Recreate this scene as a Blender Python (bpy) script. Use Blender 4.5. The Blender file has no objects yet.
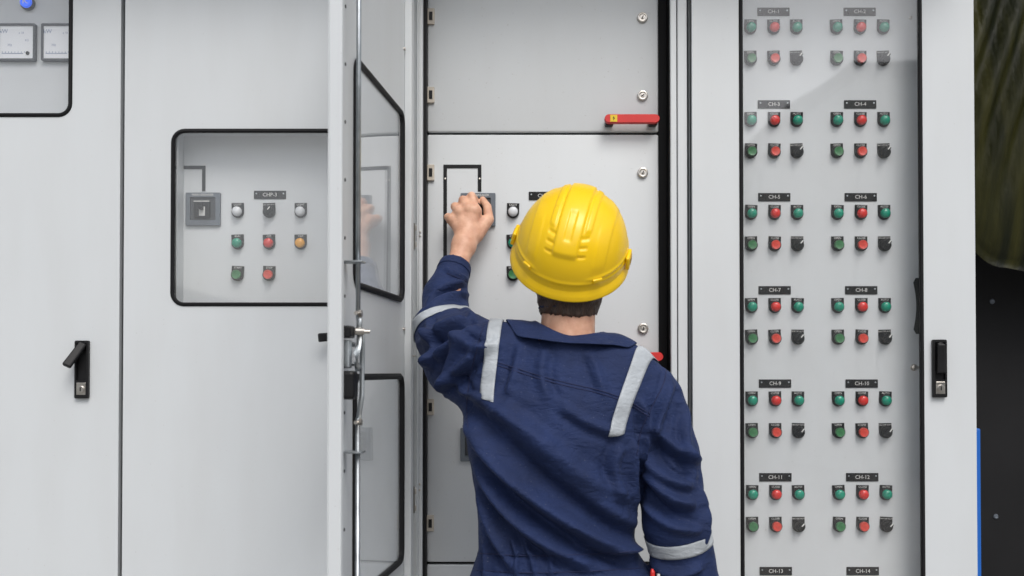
import bpy, bmesh, math, random
import numpy as np
from mathutils import Vector, Matrix, noise
from mathutils.bvhtree import BVHTree
random.seed(4); rng = np.random.default_rng(4)
R = math.radians
S = bpy.context.scene
col = S.collection
PI = math.pi

# ------------------------------------------------------------------ camera
FPX, CX, CY = 1005.0, 512.0, 356.0
CAMP = Vector((0, -2.3, 1.37)); PITCH = R(0.9)
cd = bpy.data.cameras.new('camera'); cam = bpy.data.objects.new('camera', cd); col.objects.link(cam)
cam.location = CAMP; cam.rotation_euler = (R(90) + PITCH, 0, 0)
cd.sensor_width = 36; cd.lens = FPX / 1024 * 36; cd.shift_y = (CY - 288) / 1024
cd.clip_start = .05; cd.clip_end = 500
cd.dof.use_dof = True; cd.dof.focus_distance = 2.2; cd.dof.aperture_fstop = 3.5
S.camera = cam
def P(px, py, y):
    """point on the plane Y=y that the photo shows at px,py (used to measure sizes of real things)"""
    dx, dz, dy = (px - CX) / FPX, -(py - CY) / FPX, 1.0
    c, s = math.cos(PITCH), math.sin(PITCH)
    d = Vector((dx, dy * c - dz * s, dy * s + dz * c))
    t = (y - CAMP.y) / d.y
    return CAMP + d * t
def PX(px, y, py=356): return P(px, py, y).x
def PZ(py, y): return P(512, py, y).z

# ------------------------------------------------------------------ materials
def new_mat(name):
    m = bpy.data.materials.new(name); m.use_nodes = True
    nt = m.node_tree; b = nt.nodes['Principled BSDF']
    return m, nt, b
def mat(name, colr, rough=.5, metal=0., var=.0, vscale=6., bump=0., bscale=60., bdist=.001, spec=.5, stretch=None, coat=0):
    m, nt, b = new_mat(name)
    b.inputs['Base Color'].default_value = (*colr, 1); b.inputs['Roughness'].default_value = rough
    b.inputs['Metallic'].default_value = metal; b.inputs['Specular IOR Level'].default_value = spec
    b.inputs['Coat Weight'].default_value = coat; b.inputs['Coat Roughness'].default_value = .12
    N = nt.nodes.new; L = nt.links.new
    tc = N('ShaderNodeTexCoord'); src = tc.outputs['Object']
    if stretch:
        mp = N('ShaderNodeMapping'); mp.inputs['Scale'].default_value = stretch; L(src, mp.inputs['Vector']); src = mp.outputs['Vector']
    if var:
        n = N('ShaderNodeTexNoise'); n.inputs['Scale'].default_value = vscale; n.inputs['Detail'].default_value = 6; L(src, n.inputs['Vector'])
        r = N('ShaderNodeMapRange'); r.inputs['From Min'].default_value = .3; r.inputs['From Max'].default_value = .7
        r.inputs['To Min'].default_value = 1 - var; r.inputs['To Max'].default_value = 1 + var
        L(n.outputs['Fac'], r.inputs['Value'])
        mx = N('ShaderNodeVectorMath'); mx.operation = 'SCALE'; mx.inputs[0].default_value = colr
        L(r.outputs['Result'], mx.inputs['Scale']); L(mx.outputs['Vector'], b.inputs['Base Color'])
        r2 = N('ShaderNodeMapRange'); r2.inputs['To Min'].default_value = max(0, rough - .08); r2.inputs['To Max'].default_value = min(1, rough + .08)
        L(n.outputs['Fac'], r2.inputs['Value']); L(r2.outputs['Result'], b.inputs['Roughness'])
    if bump:
        n2 = N('ShaderNodeTexNoise'); n2.inputs['Scale'].default_value = bscale; n2.inputs['Detail'].default_value = 4; L(src, n2.inputs['Vector'])
        bp = N('ShaderNodeBump'); bp.inputs['Strength'].default_value = bump; bp.inputs['Distance'].default_value = bdist
        L(n2.outputs['Fac'], bp.inputs['Height']); L(bp.outputs['Normal'], b.inputs['Normal'])
    return m

def paint_mat():
    m, nt, b = new_mat('powder_coat'); N = nt.nodes.new; L = nt.links.new
    g = N('ShaderNodeNewGeometry')
    mp = N('ShaderNodeMapping'); mp.inputs['Scale'].default_value = (4, 4, .8); L(g.outputs['Position'], mp.inputs['Vector'])
    n1 = N('ShaderNodeTexNoise'); n1.inputs['Scale'].default_value = 3; n1.inputs['Detail'].default_value = 7; L(mp.outputs['Vector'], n1.inputs['Vector'])
    n2 = N('ShaderNodeTexNoise'); n2.inputs['Scale'].default_value = 2.2; n2.inputs['Detail'].default_value = 5; L(g.outputs['Position'], n2.inputs['Vector'])
    ramp = N('ShaderNodeValToRGB'); ramp.color_ramp.elements[0].position = .42; ramp.color_ramp.elements[1].position = .78
    ramp.color_ramp.elements[0].color = (0, 0, 0, 1); ramp.color_ramp.elements[1].color = (1, 1, 1, 1)
    L(n1.outputs['Fac'], ramp.inputs['Fac'])
    mul = N('ShaderNodeMath'); mul.operation = 'MULTIPLY'; L(ramp.outputs['Color'], mul.inputs[0]); L(n2.outputs['Fac'], mul.inputs[1])
    mul2 = N('ShaderNodeMath'); mul2.operation = 'MULTIPLY'; L(mul.outputs[0], mul2.inputs[0]); mul2.inputs[1].default_value = .24
    mix = N('ShaderNodeMix'); mix.data_type = 'RGBA'
    mix.inputs['A'].default_value = (.62, .645, .66, 1); mix.inputs['B'].default_value = (.42, .41, .385, 1)
    L(mul2.outputs[0], mix.inputs['Factor'])
    # fine dust specks
    n4 = N('ShaderNodeTexNoise'); n4.inputs['Scale'].default_value = 160; n4.inputs['Detail'].default_value = 2; L(g.outputs['Position'], n4.inputs['Vector'])
    r4 = N('ShaderNodeMapRange'); r4.inputs['From Min'].default_value = .70; r4.inputs['From Max'].default_value = .78; r4.inputs['To Max'].default_value = .28
    L(n4.outputs['Fac'], r4.inputs['Value'])
    mix2 = N('ShaderNodeMix'); mix2.data_type = 'RGBA'; mix2.inputs['B'].default_value = (.30, .28, .25, 1)
    L(mix.outputs['Result'], mix2.inputs['A']); L(r4.outputs['Result'], mix2.inputs['Factor'])
    L(mix2.outputs['Result'], b.inputs['Base Color'])
    r = N('ShaderNodeMapRange'); r.inputs['To Min'].default_value = .30; r.inputs['To Max'].default_value = .5
    L(n2.outputs['Fac'], r.inputs['Value']); L(r.outputs['Result'], b.inputs['Roughness'])
    n3 = N('ShaderNodeTexNoise'); n3.inputs['Scale'].default_value = 900; L(g.outputs['Position'], n3.inputs['Vector'])
    n5 = N('ShaderNodeTexNoise'); n5.inputs['Scale'].default_value = 3.5; n5.inputs['Detail'].default_value = 1; L(g.outputs['Position'], n5.inputs['Vector'])
    bp = N('ShaderNodeBump'); bp.inputs['Strength'].default_value = .25; bp.inputs['Distance'].default_value = .0003
    L(n3.outputs['Fac'], bp.inputs['Height'])
    bp2 = N('ShaderNodeBump'); bp2.inputs['Strength'].default_value = .5; bp2.inputs['Distance'].default_value = .006
    L(n5.outputs['Fac'], bp2.inputs['Height']); L(bp.outputs['Normal'], bp2.inputs['Normal'])
    L(bp2.outputs['Normal'], b.inputs['Normal'])
    return m
def glass_mat():
    m = bpy.data.materials.new('window_glass'); m.use_nodes = True; nt = m.node_tree
    nt.nodes.clear(); N = nt.nodes.new; L = nt.links.new
    out = N('ShaderNodeOutputMaterial'); mix = N('ShaderNodeMixShader'); tr = N('ShaderNodeBsdfTransparent'); gl = N('ShaderNodeBsdfGlossy')
    lw = N('ShaderNodeLayerWeight'); lw.inputs['Blend'].default_value = .5       # Schlick reflectance, the same from both faces
    pw = N('ShaderNodeMath'); pw.operation = 'POWER'; L(lw.outputs['Facing'], pw.inputs[0]); pw.inputs[1].default_value = 5
    fr = N('ShaderNodeMath'); fr.operation = 'MULTIPLY_ADD'; L(pw.outputs[0], fr.inputs[0]); fr.inputs[1].default_value = .955; fr.inputs[2].default_value = .044
    tr.inputs['Color'].default_value = (.995, .995, .995, 1)
    gl.inputs['Roughness'].default_value = .025; gl.inputs['Color'].default_value = (1, 1, 1, 1)
    tc = N('ShaderNodeTexCoord'); n = N('ShaderNodeTexNoise'); n.inputs['Scale'].default_value = 2.6; n.inputs['Detail'].default_value = 1
    L(tc.outputs['Object'], n.inputs['Vector'])
    bp = N('ShaderNodeBump'); bp.inputs['Strength'].default_value = .6; bp.inputs['Distance'].default_value = .004
    L(n.outputs['Fac'], bp.inputs['Height']); L(bp.outputs['Normal'], gl.inputs['Normal'])
    L(fr.outputs[0], mix.inputs[0]); L(tr.outputs[0], mix.inputs[1]); L(gl.outputs[0], mix.inputs[2])
    # faint dust film on the pane
    df = N('ShaderNodeBsdfDiffuse'); df.inputs['Color'].default_value = (.6, .6, .58, 1)
    n2 = N('ShaderNodeTexNoise'); n2.inputs['Scale'].default_value = 5; n2.inputs['Detail'].default_value = 8; L(tc.outputs['Object'], n2.inputs['Vector'])
    r = N('ShaderNodeMapRange'); r.inputs['From Min'].default_value = .35; r.inputs['From Max'].default_value = .75; r.inputs['To Min'].default_value = .0; r.inputs['To Max'].default_value = .022
    L(n2.outputs['Fac'], r.inputs['Value'])
    mix2 = N('ShaderNodeMixShader'); L(r.outputs['Result'], mix2.inputs[0]); L(mix.outputs[0], mix2.inputs[1]); L(df.outputs[0], mix2.inputs[2])
    L(mix2.outputs[0], out.inputs['Surface'])
    return m
def fabric_mat(name, colr, strip=False):
    m, nt, b = new_mat(name); N = nt.nodes.new; L = nt.links.new
    tc = N('ShaderNodeTexCoord')
    b.inputs['Roughness'].default_value = .78 if not strip else .42
    b.inputs['Sheen Weight'].default_value = .03 if not strip else 0; b.inputs['Sheen Roughness'].default_value = .5
    b.inputs['Sheen Tint'].default_value = (.5, .6, 1, 1); b.inputs['Specular IOR Level'].default_value = .3
    n = N('ShaderNodeTexNoise'); n.inputs['Scale'].default_value = 14; n.inputs['Detail'].default_value = 8; n.inputs['Roughness'].default_value = .65
    L(tc.outputs['Object'], n.inputs['Vector'])
    r = N('ShaderNodeMapRange'); r.inputs['From Min'].default_value = .3; r.inputs['From Max'].default_value = .7; r.inputs['To Min'].default_value = .78; r.inputs['To Max'].default_value = 1.25
    L(n.outputs['Fac'], r.inputs['Value'])
    mx = N('ShaderNodeVectorMath'); mx.operation = 'SCALE'; mx.inputs[0].default_value = colr; L(r.outputs['Result'], mx.inputs['Scale'])
    # lint specks
    n4 = N('ShaderNodeTexNoise'); n4.inputs['Scale'].default_value = 330; n4.inputs['Detail'].default_value = 1; L(tc.outputs['Object'], n4.inputs['Vector'])
    r4 = N('ShaderNodeMapRange'); r4.inputs['From Min'].default_value = .74; r4.inputs['From Max'].default_value = .8; r4.inputs['To Max'].default_value = .25
    L(n4.outputs['Fac'], r4.inputs['Value'])
    mix2 = N('ShaderNodeMix'); mix2.data_type = 'RGBA'; mix2.inputs['B'].default_value = (.35, .38, .45, 1)
    L(mx.outputs['Vector'], mix2.inputs['A']); L(r4.outputs['Result'], mix2.inputs['Factor']); L(mix2.outputs['Result'], b.inputs['Base Color'])
    # crumple + weave
    mp = N('ShaderNodeMapping'); mp.inputs['Rotation'].default_value = (0, R(35), 0); mp.inputs['Scale'].default_value = (1, 1, 2.2); L(tc.outputs['Object'], mp.inputs['Vector'])
    n1 = N('ShaderNodeTexNoise'); n1.inputs['Scale'].default_value = 13; n1.inputs['Detail'].default_value = 4; n1.inputs['Distortion'].default_value = .8; L(mp.outputs['Vector'], n1.inputs['Vector'])
    n2 = N('ShaderNodeTexNoise'); n2.inputs['Scale'].default_value = 700; L(tc.outputs['Object'], n2.inputs['Vector'])
    b1 = N('ShaderNodeBump'); b1.inputs['Strength'].default_value = .7 if not strip else .35; b1.inputs['Distance'].default_value = .011 if not strip else .003; L(n1.outputs['Fac'], b1.inputs['Height'])
    n3 = N('ShaderNodeTexNoise'); n3.inputs['Scale'].default_value = 42; n3.inputs['Detail'].default_value = 3; n3.inputs['Distortion'].default_value = 1.2; L(mp.outputs['Vector'], n3.inputs['Vector'])
    b3 = N('ShaderNodeBump'); b3.inputs['Strength'].default_value = .8; b3.inputs['Distance'].default_value = .0028; L(n3.outputs['Fac'], b3.inputs['Height']); L(b1.outputs['Normal'], b3.inputs['Normal'])
    b2 = N('ShaderNodeBump'); b2.inputs['Strength'].default_value = .4; b2.inputs['Distance'].default_value = .0004; L(n2.outputs['Fac'], b2.inputs['Height']); L(b3.outputs['Normal'], b2.inputs['Normal'])
    L(b2.outputs['Normal'], b.inputs['Normal'])
    return m
def skin_mat():
    m, nt, b = new_mat('skin'); N = nt.nodes.new; L = nt.links.new
    tc = N('ShaderNodeTexCoord'); n = N('ShaderNodeTexNoise'); n.inputs['Scale'].default_value = 45; n.inputs['Detail'].default_value = 5; L(tc.outputs['Object'], n.inputs['Vector'])
    rp = N('ShaderNodeValToRGB'); e = rp.color_ramp.elements
    e[0].position = .3; e[0].color = (.56, .28, .18, 1); e[1].position = .7; e[1].color = (.74, .44, .30, 1)
    L(n.outputs['Fac'], rp.inputs['Fac']); L(rp.outputs['Color'], b.inputs['Base Color'])
    b.inputs['Roughness'].default_value = .5
    b.inputs['Subsurface Weight'].default_value = .12; b.inputs['Subsurface Radius'].default_value = (.01, .004, .002); b.inputs['Subsurface Scale'].default_value = .4
    n2 = N('ShaderNodeTexNoise'); n2.inputs['Scale'].default_value = 220; n2.inputs['Detail'].default_value = 3; L(tc.outputs['Object'], n2.inputs['Vector'])
    bp = N('ShaderNodeBump'); bp.inputs['Strength'].default_value = .5; bp.inputs['Distance'].default_value = .0012; L(n2.outputs['Fac'], bp.inputs['Height']); L(bp.outputs['Normal'], b.inputs['Normal'])
    return m
M = dict(
    paint=paint_mat(), glass=glass_mat(),
    rubber=mat('black_rubber', (.008, .008, .009), .6, bump=.2, bscale=200),
    black=mat('black_plastic', (.011, .011, .012), .4, var=.15, vscale=30),
    grey_plastic=mat('grey_plastic', (.12, .14, .165), .45, var=.08, vscale=30),
    dark_grey=mat('dark_grey_plastic', (.05, .055, .062), .5),
    steel=mat('zinc_steel', (.42, .45, .47), .42, 1, var=.25, vscale=25, bump=.15, bscale=150),
    chrome=mat('nickel', (.52, .49, .45), .3, 1, var=.1, vscale=40),
    beige=mat('beige_metal', (.52, .47, .40), .5, var=.1, vscale=50),
    white=mat('white_print', (.68, .68, .66), .6),
    white_lens=mat('white_lens', (.66, .68, .70), .22, coat=.4),
    green_lens=mat('green_lens', (.0, .26, .16), .24, var=.12, vscale=90, coat=.3),
    green_push=mat('green_push', (.035, .17, .06), .3, var=.25, vscale=160, coat=.2),
    red_lens=mat('red_lens', (.66, .022, .016), .24, var=.10, vscale=90, coat=.3),
    red_push=mat('red_push', (.62, .05, .03), .3, var=.18, vscale=160, coat=.2),
    amber=mat('amber_lens', (.80, .36, .02), .25, var=.15, vscale=150, coat=.3),
    blue=mat('blue_plastic', (.005, .10, .85), .3), blue_strip=mat('blue_strip', (.01, .12, .48), .4),
    red_handle=mat('red_plastic', (.60, .025, .022), .4, var=.06, vscale=40),
    yellow_label=mat('yellow_label', (.75, .52, .02), .5),
    helmet=mat('yellow_shell', (.88, .56, .0), .36, var=.03, vscale=10, bump=.12, bscale=60, bdist=.0006, coat=.08),
    helmet_dark=mat('helmet_slot', (.42, .24, .0), .5),
    navy=fabric_mat('navy_cotton', (.011, .0225, .076)), strip=fabric_mat('silver_tape', (.40, .43, .46), True),
    thread=mat('navy_thread', (.008, .014, .06), .8),
    skin=skin_mat(), hair=mat('dark_hair', (.055, .029, .018), .45, var=.4, vscale=60, bump=1., bscale=140, bdist=.004, stretch=(3, 3, .5)),
    boot=mat('boot_leather', (.02, .017, .015), .5, bump=.3, bscale=80), eye=mat('eye_white', (.7, .68, .65), .2),
    charcoal=mat('charcoal_board', (.011, .011, .012), .7, var=.2, vscale=5, bump=.25, bscale=40),
    tarp=mat('olive_tarp', (.020, .022, .007), .5, var=.35, vscale=7, bump=.6, bscale=16, bdist=.012, stretch=(2.5, 1, .6)),
    tarp_band=mat('ochre_tape', (.055, .045, .012), .55, var=.3, vscale=12),
    ground=mat('concrete_yard', (.28, .27, .25), .85, var=.15, vscale=1.5, bump=.4, bscale=30),
    bwall=mat('rendered_wall', (.44, .46, .43), .8, var=.08, vscale=2), brick=mat('dark_roofing', (.10, .10, .10), .7),
    bglass=mat('dark_pane', (.03, .035, .04), .1), leaf=mat('tree_leaf', (.05, .09, .03), .7, var=.3, vscale=3), bark=mat('bark', (.11, .08, .055), .9, bump=.6, bscale=20, bdist=.02),
    card=mat('meter_card', (.85, .87, .90), .35), cardink=mat('blue_grey_ink', (.25, .30, .45), .6),
)

def scuffs():
    nt = M['helmet'].node_tree; N = nt.nodes.new; L = nt.links.new; b = nt.nodes['Principled BSDF']
    tc = N('ShaderNodeTexCoord'); mp = N('ShaderNodeMapping'); mp.inputs['Rotation'].default_value = (.5, .7, .3); mp.inputs['Scale'].default_value = (60, 6, 60); L(tc.outputs['Object'], mp.inputs['Vector'])
    n = N('ShaderNodeTexNoise'); n.inputs['Scale'].default_value = 2.5; n.inputs['Detail'].default_value = 3; L(mp.outputs['Vector'], n.inputs['Vector'])
    n2 = N('ShaderNodeTexNoise'); n2.inputs['Scale'].default_value = 16; n2.inputs['Detail'].default_value = 6; L(tc.outputs['Object'], n2.inputs['Vector'])
    r = N('ShaderNodeMapRange'); r.inputs['From Min'].default_value = .68; r.inputs['From Max'].default_value = .76; L(n.outputs['Fac'], r.inputs['Value'])
    r2 = N('ShaderNodeMapRange'); r2.inputs['From Min'].default_value = .52; r2.inputs['From Max'].default_value = .72; r2.inputs['To Max'].default_value = .4; L(n2.outputs['Fac'], r2.inputs['Value'])
    m = N('ShaderNodeMath'); m.operation = 'MULTIPLY'; L(r.outputs['Result'], m.inputs[0]); L(r2.outputs['Result'], m.inputs[1])
    mx = N('ShaderNodeMix'); mx.data_type = 'RGBA'; mx.inputs['A'].default_value = (.90, .57, .0, 1); mx.inputs['B'].default_value = (.45, .27, .03, 1); L(m.outputs[0], mx.inputs['Factor']); L(mx.outputs['Result'], b.inputs['Base Color'])
scuffs()
M['blue_emit'] = mat('emissive_blue_cap', (.005, .10, .85), .3)
M['blue_emit'].node_tree.nodes['Principled BSDF'].inputs['Emission Color'].default_value = (.01, .12, .9, 1); M['blue_emit'].node_tree.nodes['Principled BSDF'].inputs['Emission Strength'].default_value = .55  # weak emission added to keep the button cap a vivid blue
for k_ in ('rubber', 'black', 'charcoal'): M[k_].node_tree.nodes['Principled BSDF'].inputs['Specular IOR Level'].default_value = .22
def streaks():
    nt = M['tarp'].node_tree; N = nt.nodes.new; L = nt.links.new; b = nt.nodes['Principled BSDF']
    g = N('ShaderNodeNewGeometry'); mp = N('ShaderNodeMapping'); mp.inputs['Rotation'].default_value = (0, R(-16), 0); mp.inputs['Scale'].default_value = (14, 2, .9)
    L(g.outputs['Position'], mp.inputs['Vector']); n = N('ShaderNodeTexNoise'); n.inputs['Scale'].default_value = 1.6; n.inputs['Detail'].default_value = 6; L(mp.outputs['Vector'], n.inputs['Vector'])
    r = N('ShaderNodeValToRGB'); e = r.color_ramp.elements; e[0].position = .42; e[0].color = (.012, .016, .003, 1); e[1].position = .68; e[1].color = (.075, .072, .012, 1)
    L(n.outputs['Fac'], r.inputs['Fac']); L(r.outputs['Color'], b.inputs['Base Color'])
streaks()
# ------------------------------------------------------------------ mesh helpers
def obj(name, me, m=None, parent=None, loc=None, smooth=None):
    if isinstance(me, bmesh.types.BMesh):
        b = me; me = bpy.data.meshes.new(name); b.normal_update(); b.to_mesh(me); b.free()
    o = bpy.data.objects.new(name, me); col.objects.link(o)
    if m is not None:
        ms = m if isinstance(m, (list, tuple)) else [m]
        for x in ms: me.materials.append(x)
    if parent is not None: o.parent = parent
    if loc is not None: o.location = loc
    if smooth: 
        for p in me.polygons: p.use_smooth = True
        if smooth is not True:
            try: me.set_sharp_from_angle(angle=smooth)
            except Exception: pass
    return o
def tag(o, label=None, cat=None, group=None, kind=None):
    for k, v in (('label', label), ('category', cat), ('group', group), ('kind', kind)):
        if v: o[k] = v
    return o
def empty(name, loc, label, cat, group=None, rz=0):
    o = bpy.data.objects.new(name, None); col.objects.link(o); o.location = loc; o.rotation_euler.z = rz
    o.empty_display_size = .1
    return tag(o, label, cat, group)
def box(b, x0, x1, y0, y1, z0, z1, bev=0, mi=0, seg=2):
    r = bmesh.ops.create_cube(b, size=1)
    vs = r['verts']
    for v in vs: v.co = Vector(((x0 + x1) / 2 + v.co.x * (x1 - x0), (y0 + y1) / 2 + v.co.y * (y1 - y0), (z0 + z1) / 2 + v.co.z * (z1 - z0)))
    fs = set(f for v in vs for f in v.link_faces)
    for f in fs: f.material_index = mi
    if bev:
        es = list(set(e for v in vs for e in v.link_edges))
        rr = bmesh.ops.bevel(b, geom=es, offset=bev, segments=seg, affect='EDGES', profile=.5)
        for f in rr['faces']: f.material_index = mi
        vs = list(set(v for f in rr['faces'] for v in f.verts))
    return b
def lathe(b, prof, seg=32, mi=0, axis='Y', c=(0, 0, 0)):
    """prof: list of (radius, height); height runs along -Y (out of a panel), or Z"""
    rings = []
    for r, h in prof:
        ring = []
        for k in range(seg):
            a = 2 * PI * k / seg
            if axis == 'Y': p = (c[0] + r * math.cos(a), c[1] - h, c[2] + r * math.sin(a))
            else: p = (c[0] + r * math.cos(a), c[1] + r * math.sin(a), c[2] + h)
            ring.append(b.verts.new(p))
        rings.append(ring)
    for i in range(len(rings) - 1):
        for k in range(seg):
            q = [rings[i][k], rings[i][(k + 1) % seg], rings[i + 1][(k + 1) % seg], rings[i + 1][k]]
            if axis == 'Z': pass
            f = b.faces.new(q); f.material_index = mi
    for ring in (rings[0], rings[-1]):
        try: f = b.faces.new(ring); f.material_index = mi
        except ValueError: pass
    return b
def fixn(b): bmesh.ops.recalc_face_normals(b, faces=b.faces); return b
def tube(b, pts, r, seg=10, mi=0, flat=1.0):
    pts = [Vector(p) for p in pts]; rings = []
    up = Vector((0, 0, 1))
    for i, p in enumerate(pts):
        t = (pts[min(i + 1, len(pts) - 1)] - pts[max(i - 1, 0)]).normalized()
        u = t.cross(up) if abs(t.dot(up)) < .95 else t.cross(Vector((1, 0, 0)))
        u.normalize(); v = t.cross(u).normalized()
        rr = r[i] if isinstance(r, (list, tuple)) else r
        rings.append([b.verts.new(p + u * rr * math.cos(2 * PI * k / seg) + v * rr * flat * math.sin(2 * PI * k / seg)) for k in range(seg)])
    for i in range(len(rings) - 1):
        for k in range(seg):
            f = b.faces.new([rings[i][k], rings[i][(k + 1) % seg], rings[i + 1][(k + 1) % seg], rings[i + 1][k]]); f.material_index = mi
    for rg in (rings[0], rings[-1]):
        f = b.faces.new(rg); f.material_index = mi
    return b
def rrect(x0, x1, z0, z1, r, k=6):
    """rounded rectangle points, counter-clockwise from lower left corner arc; returns list of 4 arcs"""
    cs = [((x0 + r, z0 + r), 180), ((x1 - r, z0 + r), 270), ((x1 - r, z1 - r), 0), ((x0 + r, z1 - r), 90)]
    return [[(c[0] + r * math.cos(R(a + 90 * i / k)), c[1] + r * math.sin(R(a + 90 * i / k))) for i in range(k + 1)] for c, a in cs]
def ring_face(b, x0, x1, z0, z1, arcs, y, mi=0):
    C = [b.verts.new((x0, y, z0)), b.verts.new((x1, y, z0)), b.verts.new((x1, y, z1)), b.verts.new((x0, y, z1))]
    A = [[b.verts.new((p[0], y, p[1])) for p in arc] for arc in arcs]
    for i in range(4):
        for j in range(len(A[i]) - 1): b.faces.new([C[i], A[i][j + 1], A[i][j]]).material_index = mi
        n = (i + 1) % 4
        b.faces.new([C[i], C[n], A[n][0], A[i][-1]]).material_index = mi
    return C, A
def door_band(b, x0, x1, z0, z1, hole, y0, y1):
    """front skin (y0) and back (y1) of a stretch of door with a rounded hole"""
    arcs = rrect(*hole) if hole else None
    if hole:
        _, A = ring_face(b, x0, x1, z0, z1, arcs, y0); _, B = ring_face(b, x0, x1, z0, z1, arcs, y1)
        fa = [v for a in A for v in a]; fb = [v for a in B for v in a]; n = len(fa)
        for i in range(n): b.faces.new([fa[i], fa[(i + 1) % n], fb[(i + 1) % n], fb[i]])
    else:
        for y in (y0, y1): b.faces.new([b.verts.new(p) for p in ((x0, y, z0), (x1, y, z0), (x1, y, z1), (x0, y, z1))])
def make_door_mesh(x0, x1, z0, z1, holes, y0=0, y1=.003):
    """door leaf: skin with window holes; holes = [(hx0,hx1,hz0,hz1,r)] listed from the bottom"""
    b = bmesh.new(); z = z0
    cuts = [z0]
    for a, c in zip(holes, holes[1:]): cuts.append((a[3] + c[2]) / 2)
    cuts.append(z1)
    if not holes: door_band(b, x0, x1, z0, z1, None, y0, y1)
    for i, h in enumerate(holes): door_band(b, x0, x1, cuts[i], cuts[i + 1], h, y0, y1)
    # the four folded edges
    zs = cuts if holes else [z0, z1]
    for i in range(len(zs) - 1):
        for x in (x0, x1): b.faces.new([b.verts.new(p) for p in ((x, y0, zs[i]), (x, y0, zs[i + 1]), (x, y1, zs[i + 1]), (x, y1, zs[i]))])
    for z in (z0, z1): b.faces.new([b.verts.new(p) for p in ((x0, y0, z), (x1, y0, z), (x1, y1, z), (x0, y1, z))])
    bmesh.ops.remove_doubles(b, verts=b.verts, dist=1e-5)
    if y1 > .0025:      # folded rim behind the skin
        for bx in ((x0 + .0015, x0 + .004, z0 + .002, z1 - .002), (x1 - .004, x1 - .0015, z0 + .002, z1 - .002), (x0 + .0045, x1 - .0045, z1 - .005, z1 - .002), (x0 + .0045, x1 - .0045, z0 + .002, z0 + .005)):
            box(b, bx[0], bx[1], y1 + .0003, .0225, bx[2], bx[3])
    return fixn(b)
def loop_loft(b, loops, closed=True, mi=0):
    V = [[b.verts.new(p) for p in lp] for lp in loops]; n = len(V[0])
    for i in range(len(V) - (0 if closed else 1)):
        a, c = V[i], V[(i + 1) % len(V)]
        for k in range(n): b.faces.new([a[k], a[(k + 1) % n], c[(k + 1) % n], c[k]]).material_index = mi
def gasket_mesh(x0, x1, z0, z1, r, w=.0075, h=.004, yf=0, yb=.004):
    b = bmesh.new()
    prof = [(-.0015, yf + .0), (0, yf - h * .7), (w * .3, yf - h), (w * .7, yf - h), (w, yf - h * .5), (w, yb + h * .5), (w * .7, yb + h), (w * .3, yb + h), (-.0015, yb + .001), (.001, (yf + yb) / 2)]
    loops = []
    for ins, y in prof:
        arcs = rrect(x0 + ins, x1 - ins, z0 + ins, z1 - ins, max(r - ins, .002))
        loops.append([(p[0], y, p[1]) for a in arcs for p in a])
    loop_loft(b, loops)
    return fixn(b)
def pane_mesh(x0, x1, z0, z1, y, t=.004):
    b = bmesh.new(); box(b, x0, x1, y, y + t, z0, z1); return b
_txt = {}
def text_bm(b, s, size, c=(0, 0), y=0, mi=1, fx=1.0):
    """flat lettering, facing -Y, centred at c in XZ"""
    if s not in _txt:
        cu = bpy.data.curves.new('t', 'FONT'); cu.body = s; cu.align_x = 'CENTER'; cu.align_y = 'CENTER'; cu.size = 1; cu.resolution_u = 2
        o = bpy.data.objects.new('t', cu); col.objects.link(o)
        me = bpy.data.meshes.new_from_object(o.evaluated_get(bpy.context.evaluated_depsgraph_get()))
        _txt[s] = ([tuple(v.co) for v in me.vertices], [tuple(p.vertices) for p in me.polygons])
        bpy.data.objects.remove(o); bpy.data.curves.remove(cu); bpy.data.meshes.remove(me)
    vs, fs = _txt[s]
    V = [b.verts.new((c[0] + v[0] * size * fx, y, c[1] + v[1] * size)) for v in vs]
    for f in fs:
        try: b.faces.new([V[i] for i in f]).material_index = mi
        except ValueError: pass
    return b
def bevelmod(o, w=.0025, seg=2):
    md = o.modifiers.new('bevel', 'BEVEL'); md.width = w; md.segments = seg; md.limit_method = 'ANGLE'; md.angle_limit = R(50); md.harden_normals = False
    return o

# ------------------------------------------------------------------ signal lamps, push buttons, switches (built once, then copied)
def legend_mesh(text):
    b = bmesh.new(); w = .0145; top = .021; k = 14
    pts = [(-w, top), (-w, 0)] + [(w * math.cos(PI + PI * i / k), w * math.sin(PI + PI * i / k)) for i in range(1, k)] + [(w, 0), (w, top)]
    f = [b.verts.new((x, -.0025, z)) for x, z in pts]; g = [b.verts.new((x, .0, z)) for x, z in pts]
    b.faces.new(f); n = len(f)
    for i in range(n): b.faces.new([f[i], f[(i + 1) % n], g[(i + 1) % n], g[i]])
    fixn(b)
    if text: text_bm(b, text, .0066 if len(text) < 7 else .0046, (0, .0168), -.0029, 1)
    me = bpy.data.meshes.new('legend_plate'); b.to_mesh(me); b.free(); me.materials.append(M['black']); me.materials.append(M['white']); return me
_leg = {}
def legend(t):
    if t not in _leg: _leg[t] = legend_mesh(t)
    return _leg[t]
def me_from(b, mats, smooth=R(35)):
    fixn(b); me = bpy.data.meshes.new('m'); b.to_mesh(me); b.free()
    for m in mats: me.materials.append(m)
    for p in me.polygons: p.use_smooth = True
    me.set_sharp_from_angle(angle=smooth); return me
def lamp_base():
    b = bmesh.new(); lathe(b, [(.0140, .002), (.0142, .006), (.0132, .0085), (.0118, .009), (.0116, .007)], 32); return me_from(b, [M['black']])
def push_base():
    b = bmesh.new(); lathe(b, [(.0142, .002), (.0144, .008), (.0136, .0105), (.0118, .011), (.0114, .008)], 32); return me_from(b, [M['black']])
def lamp_cap(m):
    b = bmesh.new(); lathe(b, [(.0112, .006), (.0114, .012), (.0108, .0155), (.009, .0178), (.005, .0192), (.001, .0196)], 32); return me_from(b, [m], R(60))
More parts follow.
